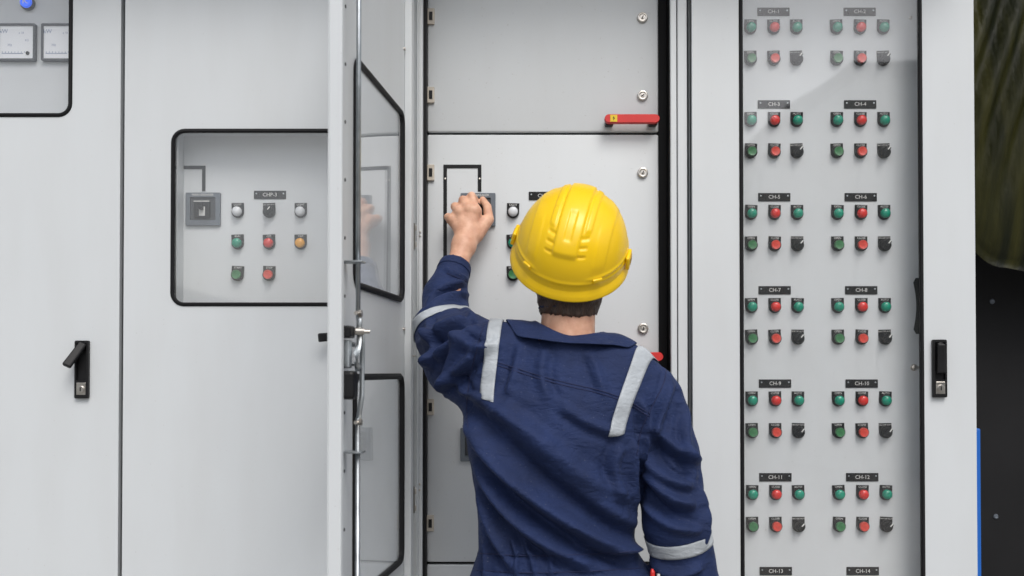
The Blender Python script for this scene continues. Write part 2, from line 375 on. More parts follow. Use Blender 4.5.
def push_cap(m):
    b = bmesh.new(); lathe(b, [(.0108, .006), (.0108, .0165), (.0100, .0180), (.0085, .0176), (.003, .0172), (.0005, .0172)], 32); return me_from(b, [m])
BASE_L, BASE_P = lamp_base(), push_base()
CAPS = {}
def cap(kind, colr):
    if (kind, colr) not in CAPS: CAPS[kind, colr] = (lamp_cap if kind == 'lamp' else push_cap)(M[colr])
    return CAPS[kind, colr]
b = bmesh.new(); lathe(b, [(.0142, .002), (.0144, .009), (.013, .011), (.0115, .0112), (.0112, .014), (.0104, .0165), (.002, .0168)], 32)
SEL_BASE = me_from(b, [M['black']])
b = bmesh.new(); box(b, -.0042, .0042, -.026, -.015, -.0112, .0112, .0018)
r_ = Matrix.Rotation(R(40), 4, 'Y'); bmesh.ops.transform(b, matrix=r_, verts=b.verts)
SEL_KNOB = me_from(b, [M['black']], R(30))
b = bmesh.new(); box(b, -.0014, .0014, -.0266, -.0255, .002, .0108, .0003); bmesh.ops.transform(b, matrix=r_, verts=b.verts)
SEL_MARK = me_from(b, [M['white']], R(30))
def device(kind, colr, text, parent, x, y, z, label=None):
    nm = {'lamp': 'indicator_lamp', 'push': 'push_button', 'sel': 'selector_switch'}[kind]
    o = obj(nm, BASE_L if kind == 'lamp' else BASE_P if kind == 'push' else SEL_BASE, None, parent, (x, y, z))
    o.rotation_euler.y = R(random.uniform(-3, 3))
    l = obj('legend_plate', legend(text), None, o)
    if kind == 'sel': obj('switch_knob', SEL_KNOB, None, o); obj('pointer_mark', SEL_MARK, None, o)
    else: obj('lens' if kind == 'lamp' else 'button_cap', cap(kind, colr), None, o)
    cn = {'white_lens': 'white', 'green_lens': 'green', 'green_push': 'green', 'red_lens': 'red', 'red_push': 'red', 'amber': 'amber'}.get(colr, 'black')
    if kind != 'sel': o['label'] = label or f"{cn} {'signal lamp' if kind == 'lamp' else 'push button'} with black legend plate"
    return o
def nameplate(text, parent, x, y, z, w=.076, h=.0195):
    b = bmesh.new(); box(b, -w / 2, w / 2, -.0022, 0, -h / 2, h / 2, .0005, 0, 1)
    text_bm(b, text, .0125, (0, 0), -.0027, 1)
    for s in (-1, 1): lathe(b, [(.0019, .0022), (.0019, .0030), (.0005, .0032)], 10, 2, 'Y', (s * (w / 2 - .006), 0, .003))
    return obj('nameplate', b, [M['black'], M['white'], M['steel']], parent, (x, y, z))
def breaker(parent, x, y, z, knob=True):
    """grey cover frame of a moulded case breaker with its dark recess and toggle"""
    b = bmesh.new(); w, h = .041, .039
    arcs_o = rrect(-w, w, -h, h, .002, 2); arcs_i = rrect(-.030, .030, -.026, .028, .0015, 2)
    o_ = [p for a in arcs_o for p in a]; i_ = [p for a in arcs_i for p in a]
    loop_loft(b, [[(p[0], 0, p[1]) for p in o_], [(p[0], -.007, p[1]) for p in o_], [(p[0] * .985, -.008, p[1] * .985) for p in o_], [(p[0], -.008, p[1]) for p in i_], [(p[0], -.001, p[1]) for p in i_]], closed=False)
    text_bm(b, 'MAIN BREAKER', .0075, (0, .0335), -.0086, 1)
    f = obj('breaker_frame', fixn(b), [M['grey_plastic'], M['white']], parent, (x, y, z))
    b = bmesh.new(); box(b, -.0297, .0297, -.004, -.0005, -.0257, .0277, .001); obj('recess_plate', b, M['dark_grey'], f)
    b = bmesh.new(); box(b, -.020, .018, -.013, -.0045, -.021, .019, .002)
    box(b, -.0195, .0175, -.0142, -.0132, .0165, .0185, .0, 1)
    box(b, -.007, .007, -.0142, -.0132, -.017, .005, .0004, 1)
    obj('breaker_body', fixn(b), [M['black'], M['white']], f)
    b = bmesh.new(); box(b, -.0045, .0045, -.032, -.0145, -.004, .012, .002); obj('toggle', b, M['black'], f)
    return f
def handle_mesh(lever_deg, lift):
    """swing handle: recessed dark plate, lever (folded out about its top pivot) and key cylinder"""
    b = bmesh.new(); w, h = .016, .066
    o_ = [p for a in rrect(-w, w, -h, h, .003, 3) for p in a]; i_ = [p for a in rrect(-.0115, .0115, -.026, .060, .002, 3) for p in a]
    loop_loft(b, [[(p[0], 0, p[1]) for p in o_], [(p[0], -.008, p[1]) for p in o_], [(p[0] * .97, -.0095, p[1] * .99) for p in o_], [(p[0], -.0095, p[1]) for p in i_], [(p[0], -.001, p[1]) for p in i_]], closed=False)
    b.faces.new([b.verts.new((p[0], -.001, p[1])) for p in i_])
    # lock cylinder
    box(b, -.0105, .0105, -.0105, -.0090, -.058, -.030, .001, 1)
    lathe(b, [(.0085, .0100), (.0085, .0125), (.0072, .0135), (.002, .0135)], 24, 1, 'Y', (0, 0, -.045))
    box(b, -.0012, .0012, -.0141, -.0136, -.0495, -.0405, 0, 0)
    bb = bmesh.new()
    box(bb, -.0088, .0088, -.0150, -.0030, -.061, .006, .003)
    for v in bb.verts:
        if v.co.z < -.05: v.co.x *= 1.12
    mt = Matrix.Translation((0, -.004, .050)) @ Matrix.Rotation(R(lever_deg), 4, 'Y') @ Matrix.Rotation(R(lift), 4, 'X')
    bmesh.ops.transform(bb, matrix=mt, verts=bb.verts)
    me = bpy.data.meshes.new('x'); bb.to_mesh(me); bb.free(); b.from_mesh(me); bpy.data.meshes.remove(me)
    lathe(b, [(.0095, .002), (.0095, .0125), (.007, .0135)], 20, 0, 'Y', (0, 0, .050))
    return fixn(b)
def cam_lock(parent, x, y, z):
    b = bmesh.new(); lathe(b, [(.0128, 0), (.0128, .003), (.0118, .0062), (.0098, .0072), (.0086, .0070), (.0082, .0052), (.0078, .0050), (.0045, .0052), (.0040, .0075), (.001, .0078)], 32)
    o = obj('cam_lock', b, M['chrome'], parent, (x, y, z), R(40)); fix = o
    b = bmesh.new(); box(b, -.0012, .0012, -.0086, -.0074, -.0036, .0036); q = obj('key_slot', b, M['black'], o); q.rotation_euler.y = R(random.uniform(0, 60))
    return o
def hinge_clip(parent, x, y, z):
    b = bmesh.new(); box(b, -.0085, .0085, -.007, 0, -.019, .019, .0015, 0)
    box(b, -.004, .004, -.0085, -.0072, -.010, .010, .0005, 1)
    return obj('hinge', b, [M['beige'], M['black']], parent, (x, y, z))
def mimic(parent, pts, y, w=.008, name='mimic_line'):
    """black painted bus line, one strip with square corners"""
    b = bmesh.new()
    for (xa, za), (xb, zb) in zip(pts, pts[1:]):
        x0, x1 = sorted((xa, xb)); z0, z1 = sorted((za, zb))
        if x1 - x0 > z1 - z0: box(b, x0 - w / 2, x1 + w / 2, y - .0012, y, z0 - w / 2, z1 + w / 2)
        else: box(b, x0 - w / 2, x1 + w / 2, y - .0012, y, z0 + (w / 2 if True else 0), z1 - w / 2)
    return obj(name, b, M['black'], parent)

# ------------------------------------------------------------------ cabinets
ZB, ZT = .10, 2.42
CAB = [(-1.545, -.897), (-.893, -.243), (-.239, .407), (.411, 1.065)]
CLAB = ['grey cabinet with two square meters in its window and its swing handle pulled out',
        'grey cabinet with lamps, buttons and a breaker behind its rounded window',
        'open grey cabinet with the door swung out, where the worker reaches to a breaker',
        'grey cabinet with a tall glass window over many green and red buttons']
cabs = []
for i, (x0, x1) in enumerate(CAB):
    e = empty('switchgear_cabinet', ((x0 + x1) / 2, .25, 0), CLAB[i], 'cabinet', 'switchgear cabinets in a row')
    cabs.append(e)
def cobj(i, name, me, m, parent=None, smooth=None):
    """child of cabinet i built in world coordinates"""
    o = obj(name, me, m, parent if parent is not None else cabs[i], None, smooth)
    if parent is None: o.location = -cabs[i].location
    return o
for i, (x0, x1) in enumerate(CAB):
    b = bmesh.new(); t = .0015; g = .001
    box(b, x0 + g, x0 + g + t, .030, .55, ZB, ZT)            # sides
    box(b, x1 - g - t, x1 - g, .030, .55, ZB, ZT)
    box(b, x0 + g + t, x1 - g - t, .5485, .55, ZB, ZT)         # back
    box(b, x0 + g + t, x1 - g - t, .030, .548, ZT - t, ZT)     # top
    box(b, x0 + g + t, x1 - g - t, .030, .548, ZB, ZB + t)
    cobj(i, 'enclosure', b, M['paint'])
    b = bmesh.new(); box(b, x0 + .001, x1 - .001, -.21, .60, ZT + .012, ZT + .042, .004); box(b, x0 + .03, x1 - .03, .05, .5, ZT + .002, ZT + .0118); cobj(i, 'shade_hood', b, M['paint'])  # unseen hood, added to shade the top of the panels
    b = bmesh.new(); box(b, x0 + .003, x1 - .003, .045, .54, 0, ZB - .002, .003); cobj(i, 'plinth', b, M['dark_grey'])
YP = .07     # inner panels behind the windows
DG = .0025
def win_door(i, holes, xr=None):
    x0, x1 = CAB[i]
    hl = [(a + .0, b_, c, d, .026) for a, b_, c, d in holes]
    d = cobj(i, 'door', make_door_mesh(x0 + DG, x1 - DG, ZB + .01, ZT - .01, hl), M['paint']); bevelmod(d, .0012)
    for a, b_, c, dd, r in hl:
        obj('window_gasket', gasket_mesh(a - .004, b_ + .004, c - .004, dd + .004, r + .004), M['rubber'], d, None, R(35))
        obj('window_pane', pane_mesh(a + .0025, b_ - .0025, c + .0025, dd - .0025, .0005), M['glass'], d)
    return d
# -- cabinet 0
wx = PX(70, 0); wz = PZ(116.5, 0)
d0 = win_door(0, [(wx - .43, wx - .004, wz + .004, 2.31)])
b = bmesh.new(); box(b, CAB[0][0] + .02, CAB[0][1] - .02, YP, YP + .002, ZB + .03, ZT - .03); cobj(0, 'inner_panel', b, M['paint'])
def meter(x0, x1, z0, z1, digits):
    b = bmesh.new(); w, h = (x1 - x0) / 2, (z1 - z0) / 2
    o_ = [p for a in rrect(-w, w, -h, h, .003, 3) for p in a]; i_ = [p for a in rrect(-w + .005, w - .005, -h + .005, h - .005, .002, 3) for p in a]
    loop_loft(b, [[(p[0], 0, p[1]) for p in o_], [(p[0], -.012, p[1]) for p in o_], [(p[0], -.012, p[1]) for p in i_], [(p[0], -.008, p[1]) for p in i_]], closed=False)
    o = obj('meter', fixn(b), M['dark_grey'], cabs[0]); o.location = Vector(((x0 + x1) / 2, YP, (z0 + z1) / 2)) - cabs[0].location
    b = bmesh.new(); box(b, -w + .005, w - .005, -.009, -.007, -h + .005, h - .005)
    box(b, -w + .010, w * .35, -.0098, -.0093, -h + .017, -h + .0185, 0, 1)
    for k in range(9): box(b, -w + .011 + k * .0075, -w + .0118 + k * .0075, -.0098, -.0093, -h + .0187, -h + .0225, 0, 1)
    text_bm(b, digits, .013, (-w * .68, h * .58), -.0095, 1)
    text_bm(b, 'x 10', .007, (w * .25, h * .50), -.0095, 1); text_bm(b, '0.5', .007, (w * .55, h * .1), -.0095, 1); text_bm(b, 'Hz', .009, (-w * .35, -h * .15), -.0095, 1)
    obj('dial_face', b, [M['card'], M['cardink']], o)
    b = bmesh.new(); lathe(b, [(.0042, .008), (.0042, .012), (.003, .0125)], 16, 0, 'Y', (w - .018, 0, -h + .018)); obj('adjuster', fixn(b), M['black'], o)
    return o
mz0, mz1 = PZ(62, YP), PZ(25, YP)
meter(PX(-3, YP), PX(35, YP), mz0, mz1, 'kW'); meter(PX(41, YP), PX(79, YP), mz0, mz1, 'kW'); meter(PX(-47, YP), PX(-9, YP), mz0, mz1, 'kW')
b = bmesh.new(); lathe(b, [(.0165, 0), (.0168, .008), (.0155, .011)], 32); o = obj('push_button', fixn(b), M['black'], cabs[0], None, R(35)); o.location = Vector((PX(26, YP), YP, PZ(4, YP))) - cabs[0].location
o['label'] = 'blue round push button with white mark'
b = bmesh.new(); lathe(b, [(.0135, .008), (.0135, .016), (.012, .018), (.001, .018)], 32); obj('button_cap', fixn(b), M['blue_emit'], o, None, R(35))
b = bmesh.new(); text_bm(b, 'K', .017, (0, 0), -.0184, 0, 1.3); obj('printed_mark', b, M['white'], o)
hp = P(83, 369.5, 0)
o = obj('swing_handle', handle_mesh(24, -32), [M['black'], M['chrome']], d0); o.location = (hp.x, -.0005, hp.z); bevelmod(o, .0006); o['label'] = 'black swing handle pulled out from its plate'
# -- cabinet 1
wx0 = PX(170.5, 0)
d1 = win_door(1, [(wx0 + .004, wx0 + .415, PZ(304, 0), PZ(131, 0))])
b = bmesh.new(); box(b, CAB[1][0] + .02, CAB[1][1] - .02, YP, YP + .002, ZB + .03, ZT - .03); cobj(1, 'inner_panel', b, M['paint'])
b = bmesh.new(); box(b, wx0 + .004, wx0 + .0055, .023, YP - .001, 1.5, 1.95)
box(b, wx0 + .006, wx0 + .41, .0235, YP - .001, PZ(131, 0) + .004, PZ(131, 0) + .006); cobj(1, 'window_hood', b, M['paint'])
def off(i, *a): return [v - w for v, w in zip(a, cabs[i].location)]
def dev(i, kind, colr, text, px, py, y): device(kind, colr, text, cabs[i], *off(i, PX(px, y), y, PZ(py, y)))
def starter_group(i, cols, rows, y, npx, npy, name, bpx, bpy_):
    nameplate(name, cabs[i], *off(i, PX(npx, y), y, PZ(npy, y)))
    T = [['LIGHT', 'MAN OFF AUTO', 'LIGHT'], ['RUN', 'OFF', 'TRIP'], ['START', 'STOP', None]]
    K = [[('lamp', 'white_lens'), ('sel', ''), ('lamp', 'white_lens')], [('lamp', 'green_lens'), ('lamp', 'red_lens'), ('lamp', 'amber')], [('push', 'green_push'), ('push', 'red_push'), None]]
    for r in range(3):
        for c in range(3):
            if K[r][c]: dev(i, *K[r][c], T[r][c], cols[c], rows[r], y)
    breaker(cabs[i], *off(i, PX(bpx, y), y, PZ(bpy_, y)))
starter_group(1, (237.5, 269, 300.5), (212, 243.5, 275), YP, 269.5, 195, 'CHP-3', 203, 209.5)
o = mimic(cabs[1], [(PX(160, YP), PZ(167.5, YP)), (PX(203, YP), PZ(167.5, YP)), (PX(203, YP), PZ(193, YP))], YP); o.location = -cabs[1].location
o = obj('swing_handle', handle_mesh(84, -30), [M['black'], M['chrome']], d1); o.location = (PX(343, 0), -.0005, PZ(358, 0)); bevelmod(o, .0006)
# -- cabinet 3: the tall window and its fourteen damper groups
gx0, gx1 = PX(740.5, 0), PX(923.5, 0)
d3 = win_door(3, [(gx0 + .004, gx1 - .004, .64, 2.30)])
b = bmesh.new(); box(b, CAB[3][0] + .02, CAB[3][1] - .02, YP, YP + .002, ZB + .03, ZT - .03, 0); cobj(3, 'inner_panel', b, M['paint'])
zt, zb = PZ(12, YP), PZ(571, YP)
cx_ = [PX(p, YP) for p in (751.4, 774.8, 797.5, 837.8, 861.4, 884.7)]
for k in range(7):
    z0 = zt + (zb - zt) * k / 6
    for h in range(2):
        n = 2 * k + h + 1
        nameplate(f'CH-{n}', cabs[3], *off(3, cx_[3 * h + 1], YP, z0))
        for c, (cl, tx) in enumerate((('green_lens', 'OPEN'), ('red_lens', 'CLOSE'), ('green_lens', 'AUTO'))):
            device('lamp', cl, tx, cabs[3], *off(3, cx_[3 * h + c], YP, z0 - .0395))
        device('push', 'green_push', 'OPEN', cabs[3], *off(3, cx_[3 * h], YP, z0 - .114))
        device('push', 'red_push', 'CLOSE', cabs[3], *off(3, cx_[3 * h + 1], YP, z0 - .114))
        device('sel', '', 'MAN OFF AUTO', cabs[3], *off(3, cx_[3 * h + 2], YP, z0 - .114))
hp = P(938.5, 368.5, 0)
o = obj('swing_handle', handle_mesh(0, 0), [M['black'], M['chrome']], d3); o.location = (hp.x, -.0005, hp.z); bevelmod(o, .0006); o['label'] = 'black swing handle folded flat into its plate'
# curved dark bracket and bolt behind the window's edge
b = bmesh.new(); n = 12; prof = []
for k in range(n + 1):
    t = k / n; w = .012 - .009 * math.sin(PI * t) + (0 if 0 < k < n else -.008); prof.append((w, 1 - t))
xe = PX(917.5, .03); za, zc = PZ(278, .03), PZ(334, .03)
L = [b.verts.new((xe - w, .028, zc + (za - zc) * t)) for w, t in prof]; Rr = [b.verts.new((xe + .015, .028, zc + (za - zc) * t)) for w, t in prof]
for k in range(n): b.faces.new([L[k], L[k + 1], Rr[k + 1], Rr[k]])
bmesh.ops.solidify(b, geom=b.faces, thickness=.003); cobj(3, 'latch_bracket', fixn(b), M['black'])
b = bmesh.new(); lathe(b, [(.008, 0), (.008, .004), (.006, .0065), (.001, .0075)], 20, 0, 'Y', (PX(913.5, .03), .03, PZ(367.5, .03)))
box(b, PX(913.5, .03) - .003, xe + .02, .0305, .0325, PZ(369, .03), PZ(366, .03)); cobj(3, 'bolt', fixn(b), M['chrome'], None, R(35))
b = bmesh.new(); lathe(b, [(.004, 0), (.004, .003), (.001, .004)], 14, 0, 'Y', (PX(912.5, YP), YP, PZ(18, YP))); cobj(3, 'screw', fixn(b), M['chrome'], None, R(35))
# -- cabinet 2: the open one
YI = .06
xl, xr = PX(427, YI), PX(659, YI)
za, zb2 = PZ(133.2, YI), PZ(563.5, YI)
def panel(x0, x1, z0, z1):
    b = bmesh.new(); box(b, x0, x1, YI, YI + .018, z0, z1, .004, 0, 3); return cobj(2, 'inner_door', b, M['paint'], None, R(40))
panel(xl, xr, za + .003, ZT - .03); panel(xl, xr, zb2 + .003, za - .003); panel(xl, xr, ZB + .03, zb2 - .003)
# the recess frame round the inner doors
b = bmesh.new()
box(b, PX(417.5, .01), PX(422.3, .01), .008, .075, ZB + .02, ZT - .02, .002)
box(b, PX(671.5, 0), PX(677.5, 0), .004, .016, ZB + .02, ZT - .02, .002)
box(b, PX(678, .012) + .0005, PX(687.6, .012), .012, .024, ZB + .02, ZT - .02, .002)
box(b, xl - .035, xr + .03, .024, .075, ZT - .019, ZT - .003, .001)
box(b, PX(687.6, .012) + .0005, CAB[2][1] - .0030, .020, .026, ZB + .02, ZT - .02, .001)
cobj(2, 'frame_rail', b, M['paint'])
b = bmesh.new(); box(b, PX(422.8, .03), PX(426.2, .03), .026, .076, ZB + .02, ZT - .02, .001); box(b, PX(671.5, 0) + .002, PX(676, .012), .0245, .079, ZB + .02, ZT - .02)  # left strip is the seal; right one paints the gap's darkness black
cobj(2, 'seal_and_gap_dark', b, M['rubber'])
b = bmesh.new(); box(b, xl - .034, PX(672, .1) + .03, .0795, .081, ZB + .02, ZT - .02); cobj(2, 'gap_shade_sheet', b, M['rubber'])  # black sheet standing in for the darkness inside the frame gaps
for py in (17, 95.5, 173, 303, 407, 523): hinge_clip(cabs[2], *off(2, PX(430.6, YI) + .0, YI, PZ(py, YI)))
for py in (18, 96, 173, 328.5, 407, 485): cam_lock(cabs[2], *off(2, PX(643, YI), YI, PZ(py, YI)))
def red_handle(px0, px1, py):
    x0, x1, z = PX(px0, YI), PX(px1, YI), PZ(py, YI); w = (x1 - x0) / 2
    b = bmesh.new(); k = 10; h = .0105
    pts = [(-w + h + h * math.cos(R(90 + 180 * i / k)), h * math.sin(R(90 + 180 * i / k))) for i in range(k + 1)] + [(w - h + h * math.cos(R(-90 + 180 * i / k)), h * math.sin(R(-90 + 180 * i / k))) for i in range(k + 1)]
    loop_loft(b, [[(p[0], -.026, p[1]) for p in pts], [(p[0], -.036, p[1]) for p in pts], [(p[0] * .985, -.039, p[1] * .85) for p in pts]], closed=False)
    b.faces.new([b.verts.new((p[0], -.026, p[1])) for p in pts]); b.faces.new([b.verts.new((p[0] * .985, -.039, p[1] * .85)) for p in pts])
    bmesh.ops.remove_doubles(b, verts=b.verts, dist=1e-6)
    o = obj('pull_handle', fixn(b), M['red_handle'], cabs[2]); o.location = off(2, (x0 + x1) / 2, YI, z); o['label'] = 'red plastic pull handle on dark feet'
    b = bmesh.new()
    for s in (-1, 1): box(b, s * (w - .013) - .010, s * (w - .013) + .010, -.0255, 0, -.012, .004, .004)
    obj('handle_foot', b, M['black'], o)
    b = bmesh.new(); box(b, -w + .013, -w + .029, -.0402, -.0392, -.008, .008)
    zz = [(.0005, .0062), (-.0028, -.0005), (-.0004, -.0002), (-.0012, -.0062), (.0028, .0012), (.0004, .0010)]
    V = [b.verts.new((x - w + .021, -.0406, z_)) for x, z_ in zz]; b.faces.new(V).material_index = 1
    obj('warning_label', b, [M['yellow_label'], M['black']], o)
red_handle(603.5, 658, 122.5); red_handle(605.5, 661, 357)
starter_group(2, (513, 545, 577), (212.3, 243.5, 275), YI, 545, 196, 'CHP-4', 478, 210)
o = mimic(cabs[2], [(PX(445, YI), PZ(166.5, YI)), (PX(479.5, YI), PZ(166.5, YI)), (PX(479.5, YI), PZ(193.5, YI))], YI, .0085); o.location = -cabs[2].location
b = bmesh.new(); xx = PX(445, YI); box(b, xx - .00425, xx + .00425, YI - .0012, YI, PZ(300, YI), PZ(168.4, YI))
o = cobj(2, 'mimic_line', b, M['black'])
breaker(cabs[2], *off(2, PX(478, YI), YI, PZ(444.5, YI)))
for px, py in ((445, 179), (479.5, 179)):
    b = bmesh.new(); lathe(b, [(.0022, .001), (.0022, .003), (.0005, .0035)], 12, 0, 'Y', (PX(px, YI), YI, PZ(py, YI))); cobj(2, 'screw', fixn(b), M['chrome'])
# its door: built closed-flat in local x = distance from hinge, then swung out
W = .645
phi = math.atan2(-.994, -.1064)    # direction of the leaf from the hinge
e = bpy.data.objects.new('door', None)
hx, hy = -.236, -.002
# local: x along the leaf, y = to the inner side (camera-right), z up
wz0, wz1 = 1.527, 1.940
lz0, lz1 = .955, 1.361
hl = [(.085, .490, lz0, lz1, .026), (.085, .490, wz0, wz1, .026)]
dm = make_door_mesh(0, W, ZB + .01, ZT - .01, hl, 0, .002)
# folded edge flanges and lips (leaf local, y>0 is the inner face)
box(dm, W - .0018, W, .0022, .0235, ZB + .012, ZT - .012); box(dm, W - .016, W - .002, .0218, .0236, ZB + .014, ZT - .014)
box(dm, 0, .0018, .0022, .0235, ZB + .012, ZT - .012); box(dm, .002, .018, .0218, .0236, ZB + .014, ZT - .014)
box(dm, .002, W - .002, .0022, .0216, ZT - .0138, ZT - .012); box(dm, .002, W - .002, .0022, .0216, ZB + .012, ZB + .0138)
door = obj('door', fixn(dm), M['paint'], cabs[2]); bevelmod(door, .0008, 1)
door.location = off(2, hx, hy, 0); door.rotation_euler.z = phi
# check the inner side: local +y must point to camera-right (+x world)
yl = Vector((-math.sin(phi), math.cos(phi)))
flip = yl.x < 0
if flip:
    door.data.transform(Matrix.Scale(-1, 4, (0, 1, 0))); door.data.flip_normals()
sg = -1 if flip else 1
def dob(name, b, m, smooth=None):
    if sg < 0:
        bmesh.ops.transform(b, matrix=Matrix.Scale(-1, 4, (0, 1, 0)), verts=b.verts); fixn(b)
    return obj(name, b, m, door, None, smooth)
for a, b_, c, dd, r in hl:
    dob('window_gasket', gasket_mesh(a - .004, b_ + .004, c - .004, dd + .004, r + .004, .011, .005, 0, .004), M['rubber'], R(35))
    dob('window_pane', pane_mesh(a + .0055, b_ - .0055, c + .0055, dd - .0055, .0005, .003), M['glass'])
b = bmesh.new()
box(b, .556, .598, .0022, .010, ZB + .05, ZT - .05, .0015); box(b, .034, .060, .0022, .018, ZB + .05, ZT - .05, .0015)
for zc in np.arange(.3, 2.2, .1): lathe(b, [(.003, .0), (.003, .001)], 10, 1, 'Y', (.577, .0112, zc))
for z_ in (1.41, 1.48):   # welded studs in the skin
    pass
dob('stiffener', b, [M['paint'], M['black']])
zd = lambda py: 1.37 + (372 - py) * 1.722 / 1005
b = bmesh.new(); tube(b, [(.585, .036, zd(316)), (.585, .036, ZT - .03)], .0042, 12); dob('lock_rod', fixn(b), M['steel'], True)
b = bmesh.new(); tube(b, [(.585, .036, ZB + .03), (.585, .036, zd(418))], .0042, 12); dob('lock_rod', fixn(b), M['steel'], True)
def rod_bracket(zc):
    b = bmesh.new(); box(b, .590, .616, .0022, .0045, zc - .010, zc + .014, .0006); box(b, .570, .600, .0046, .046, zc + .011, zc + .014, .0006)
    lathe(b, [(.005, 0), (.005, .004), (.003, .005)], 6, 0, 'Y', (.606, .009, zc)); dob('rod_bracket', fixn(b), M['steel'])
rod_bracket(zd(270)); rod_bracket(zd(459))
b = bmesh.new(); box(b, .596, .626, .0025, .034, zd(339), zd(327), .003); dob('cam_housing', b, M['black'])
b = bmesh.new(); box(b, .594, .628, .0025, .040, zd(399), zd(371), .006); dob('lock_housing', b, M['black'])
b = bmesh.new(); box(b, .600, .618, .004, .030, zd(368.5), zd(341), .002)
for zc in (zd(345), zd(364)): lathe(b, [(.0045, 0), (.0045, .006), (.003, .007)], 6, 0, 'Y', (.590, .032, zc))
dob('lock_plate', fixn(b), M['steel'])
b = bmesh.new(); tube(b, [(.5955, .033, zd(332)), (.588, .046, zd(332))], [.0065, .0065], 14); tube(b, [(.5875, .0465, zd(332)), (.584, .056, zd(332))], .0035, 10); dob('cam_bolt', fixn(b), M['chrome'], R(40))
def link(pts, w=.0045):
    b = bmesh.new(); tube(b, pts, w, 8, 0, .45); return dob('lock_link', fixn(b), M['steel'], True)
link([(.585, .036, zd(312)), (.583, .038, zd(322)), (.588, .038, zd(332))], .0052)
link([(.588, .040, zd(332)), (.592, .040, zd(345)), (.603, .038, zd(354)), (.596, .038, zd(366)), (.590, .038, zd(371))], .0055)
link([(.578, .042, zd(330)), (.572, .040, zd(345)), (.574, .040, zd(395)), (.585, .036, zd(424))], .0045)
for zc in (zd(314), zd(422)):
    b = bmesh.new(); tube(b, [(.600, .036, zc), (.566, .036, zc)], .0035, 8); lathe(b, [(.0065, 0), (.0065, .005)], 6, 0, 'Y', (.585, .043, zc)); dob('clevis_pin', fixn(b), M['chrome'])
# hinges of the open door on the frame
for py in (236, 500):
    z = PZ(py, -.01)
    b = bmesh.new(); x = PX(413.5, -.01)
    box(b, x - .004, x + .010, -.006, .010, z + .012, z + .026, .002); box(b, x - .004, x + .010, -.006, .010, z - .026, z - .012, .002)
    tube(b, [(x - .001, -.004, z - .03), (x - .001, -.004, z + .03)], .0045, 10); cobj(2, 'door_hinge', fixn(b), M['chrome'])
for px, py in ((419.8, 232), (419.8, 236), (419.8, 484), (419.8, 490)):
    b = bmesh.new(); lathe(b, [(.0025, 0), (.0025, .003), (.001, .004)], 10, 0, 'Y', (PX(px, .008), .0085, PZ(py, .008))); cobj(2, 'screw', fixn(b), M['chrome'])
b = bmesh.new(); box(b, .030, .050, .0185, .024, zd(352), zd(350.5), .001); lathe(b, [(.0035, 0), (.0035, .004)], 10, 0, 'Y', (.068, .006, 1.705 - .24)); lathe(b, [(.0035, 0), (.0035, .004)], 10, 0, 'Y', (.068, .006, 2.09)); dob('stud', fixn(b), M['chrome'])

# ------------------------------------------------------------------ right-hand surroundings
YW = .50
b = bmesh.new(); box(b, 1.075, 4.2, YW, YW + .06, 0, 3.4, .003)
wl = obj('board_wall', b, M['charcoal']); tag(wl, 'dark charcoal board wall beyond the cabinet with the tall window', 'wall')
for px, py in ((992.5, 301.5), (994.5, 516.5)):
    b = bmesh.new(); lathe(b, [(.007, 0), (.0065, .002), (.0045, .004), (.001, .003)], 16, 0, 'Y', (PX(px, YW), YW - .0005, PZ(py, YW))); obj('screw', fixn(b), M['grey_plastic'], wl, None, R(35))
b = bmesh.new(); x0, x1 = 1.0685, PX(980.3, .06); zt_ = PZ(428.5, .06)
box(b, x0, x1, .06, .085, 0, zt_, .004, 0, 3)
po = obj('edge_guard', b, M['blue_strip']); tag(po, 'narrow bright blue upright strip against the side of the cabinet', 'guard strip')
# tarpaulin
def tarp():
    b = bmesh.new(); nu, nv = 70, 60; yb = .30; rows = []
    def bottom(x):
        t = (x - 1.13) / .15
        return (1.80 - .16 * (1 - (1 - min(max(t, 0), 1)) ** 2.2)) - .03 * max(0, t - 1) + .02 * max(0, t - 2)
    for i in range(nu + 1):
        x = 1.085 + 1.3 * (i / nu) ** 1.4; zb_ = bottom(x) if x > 1.13 else 1.80 + (1.13 - x) * 1.2
        row = []
        for j in range(nv + 1):
            v = j / nv; z = zb_ + (2.9 - zb_) * v
            q = (x - 1.1) * 1.0 - (z - 2.0) * .28
            y = yb - .10 * math.sin(PI * min(1, v * 2.2) * .5) ** .6 - .018 * math.sin(q * 85 + 1.5 * math.sin(z * 4)) * min(1, v * 3) + .012 * noise.noise(Vector((x * 6, z * 3, 1)))
            row.append(b.verts.new((x, y, z)))
        rows.append(row)
    for i in range(nu):
        for j in range(nv):
            f = b.faces.new([rows[i][j], rows[i + 1][j], rows[i + 1][j + 1], rows[i][j + 1]])
            c = f.calc_center_median(); q = (c.x - 1.1) - (c.z - 2.0) * .28
    bmesh.ops.solidify(b, geom=b.faces, thickness=.004)
    o = obj('tarpaulin', fixn(b), [M['tarp'], M['tarp_band']], None, None, True)
    tag(o, 'dark olive tarpaulin bundle hanging in front of the charcoal wall', 'tarpaulin')
tarp()

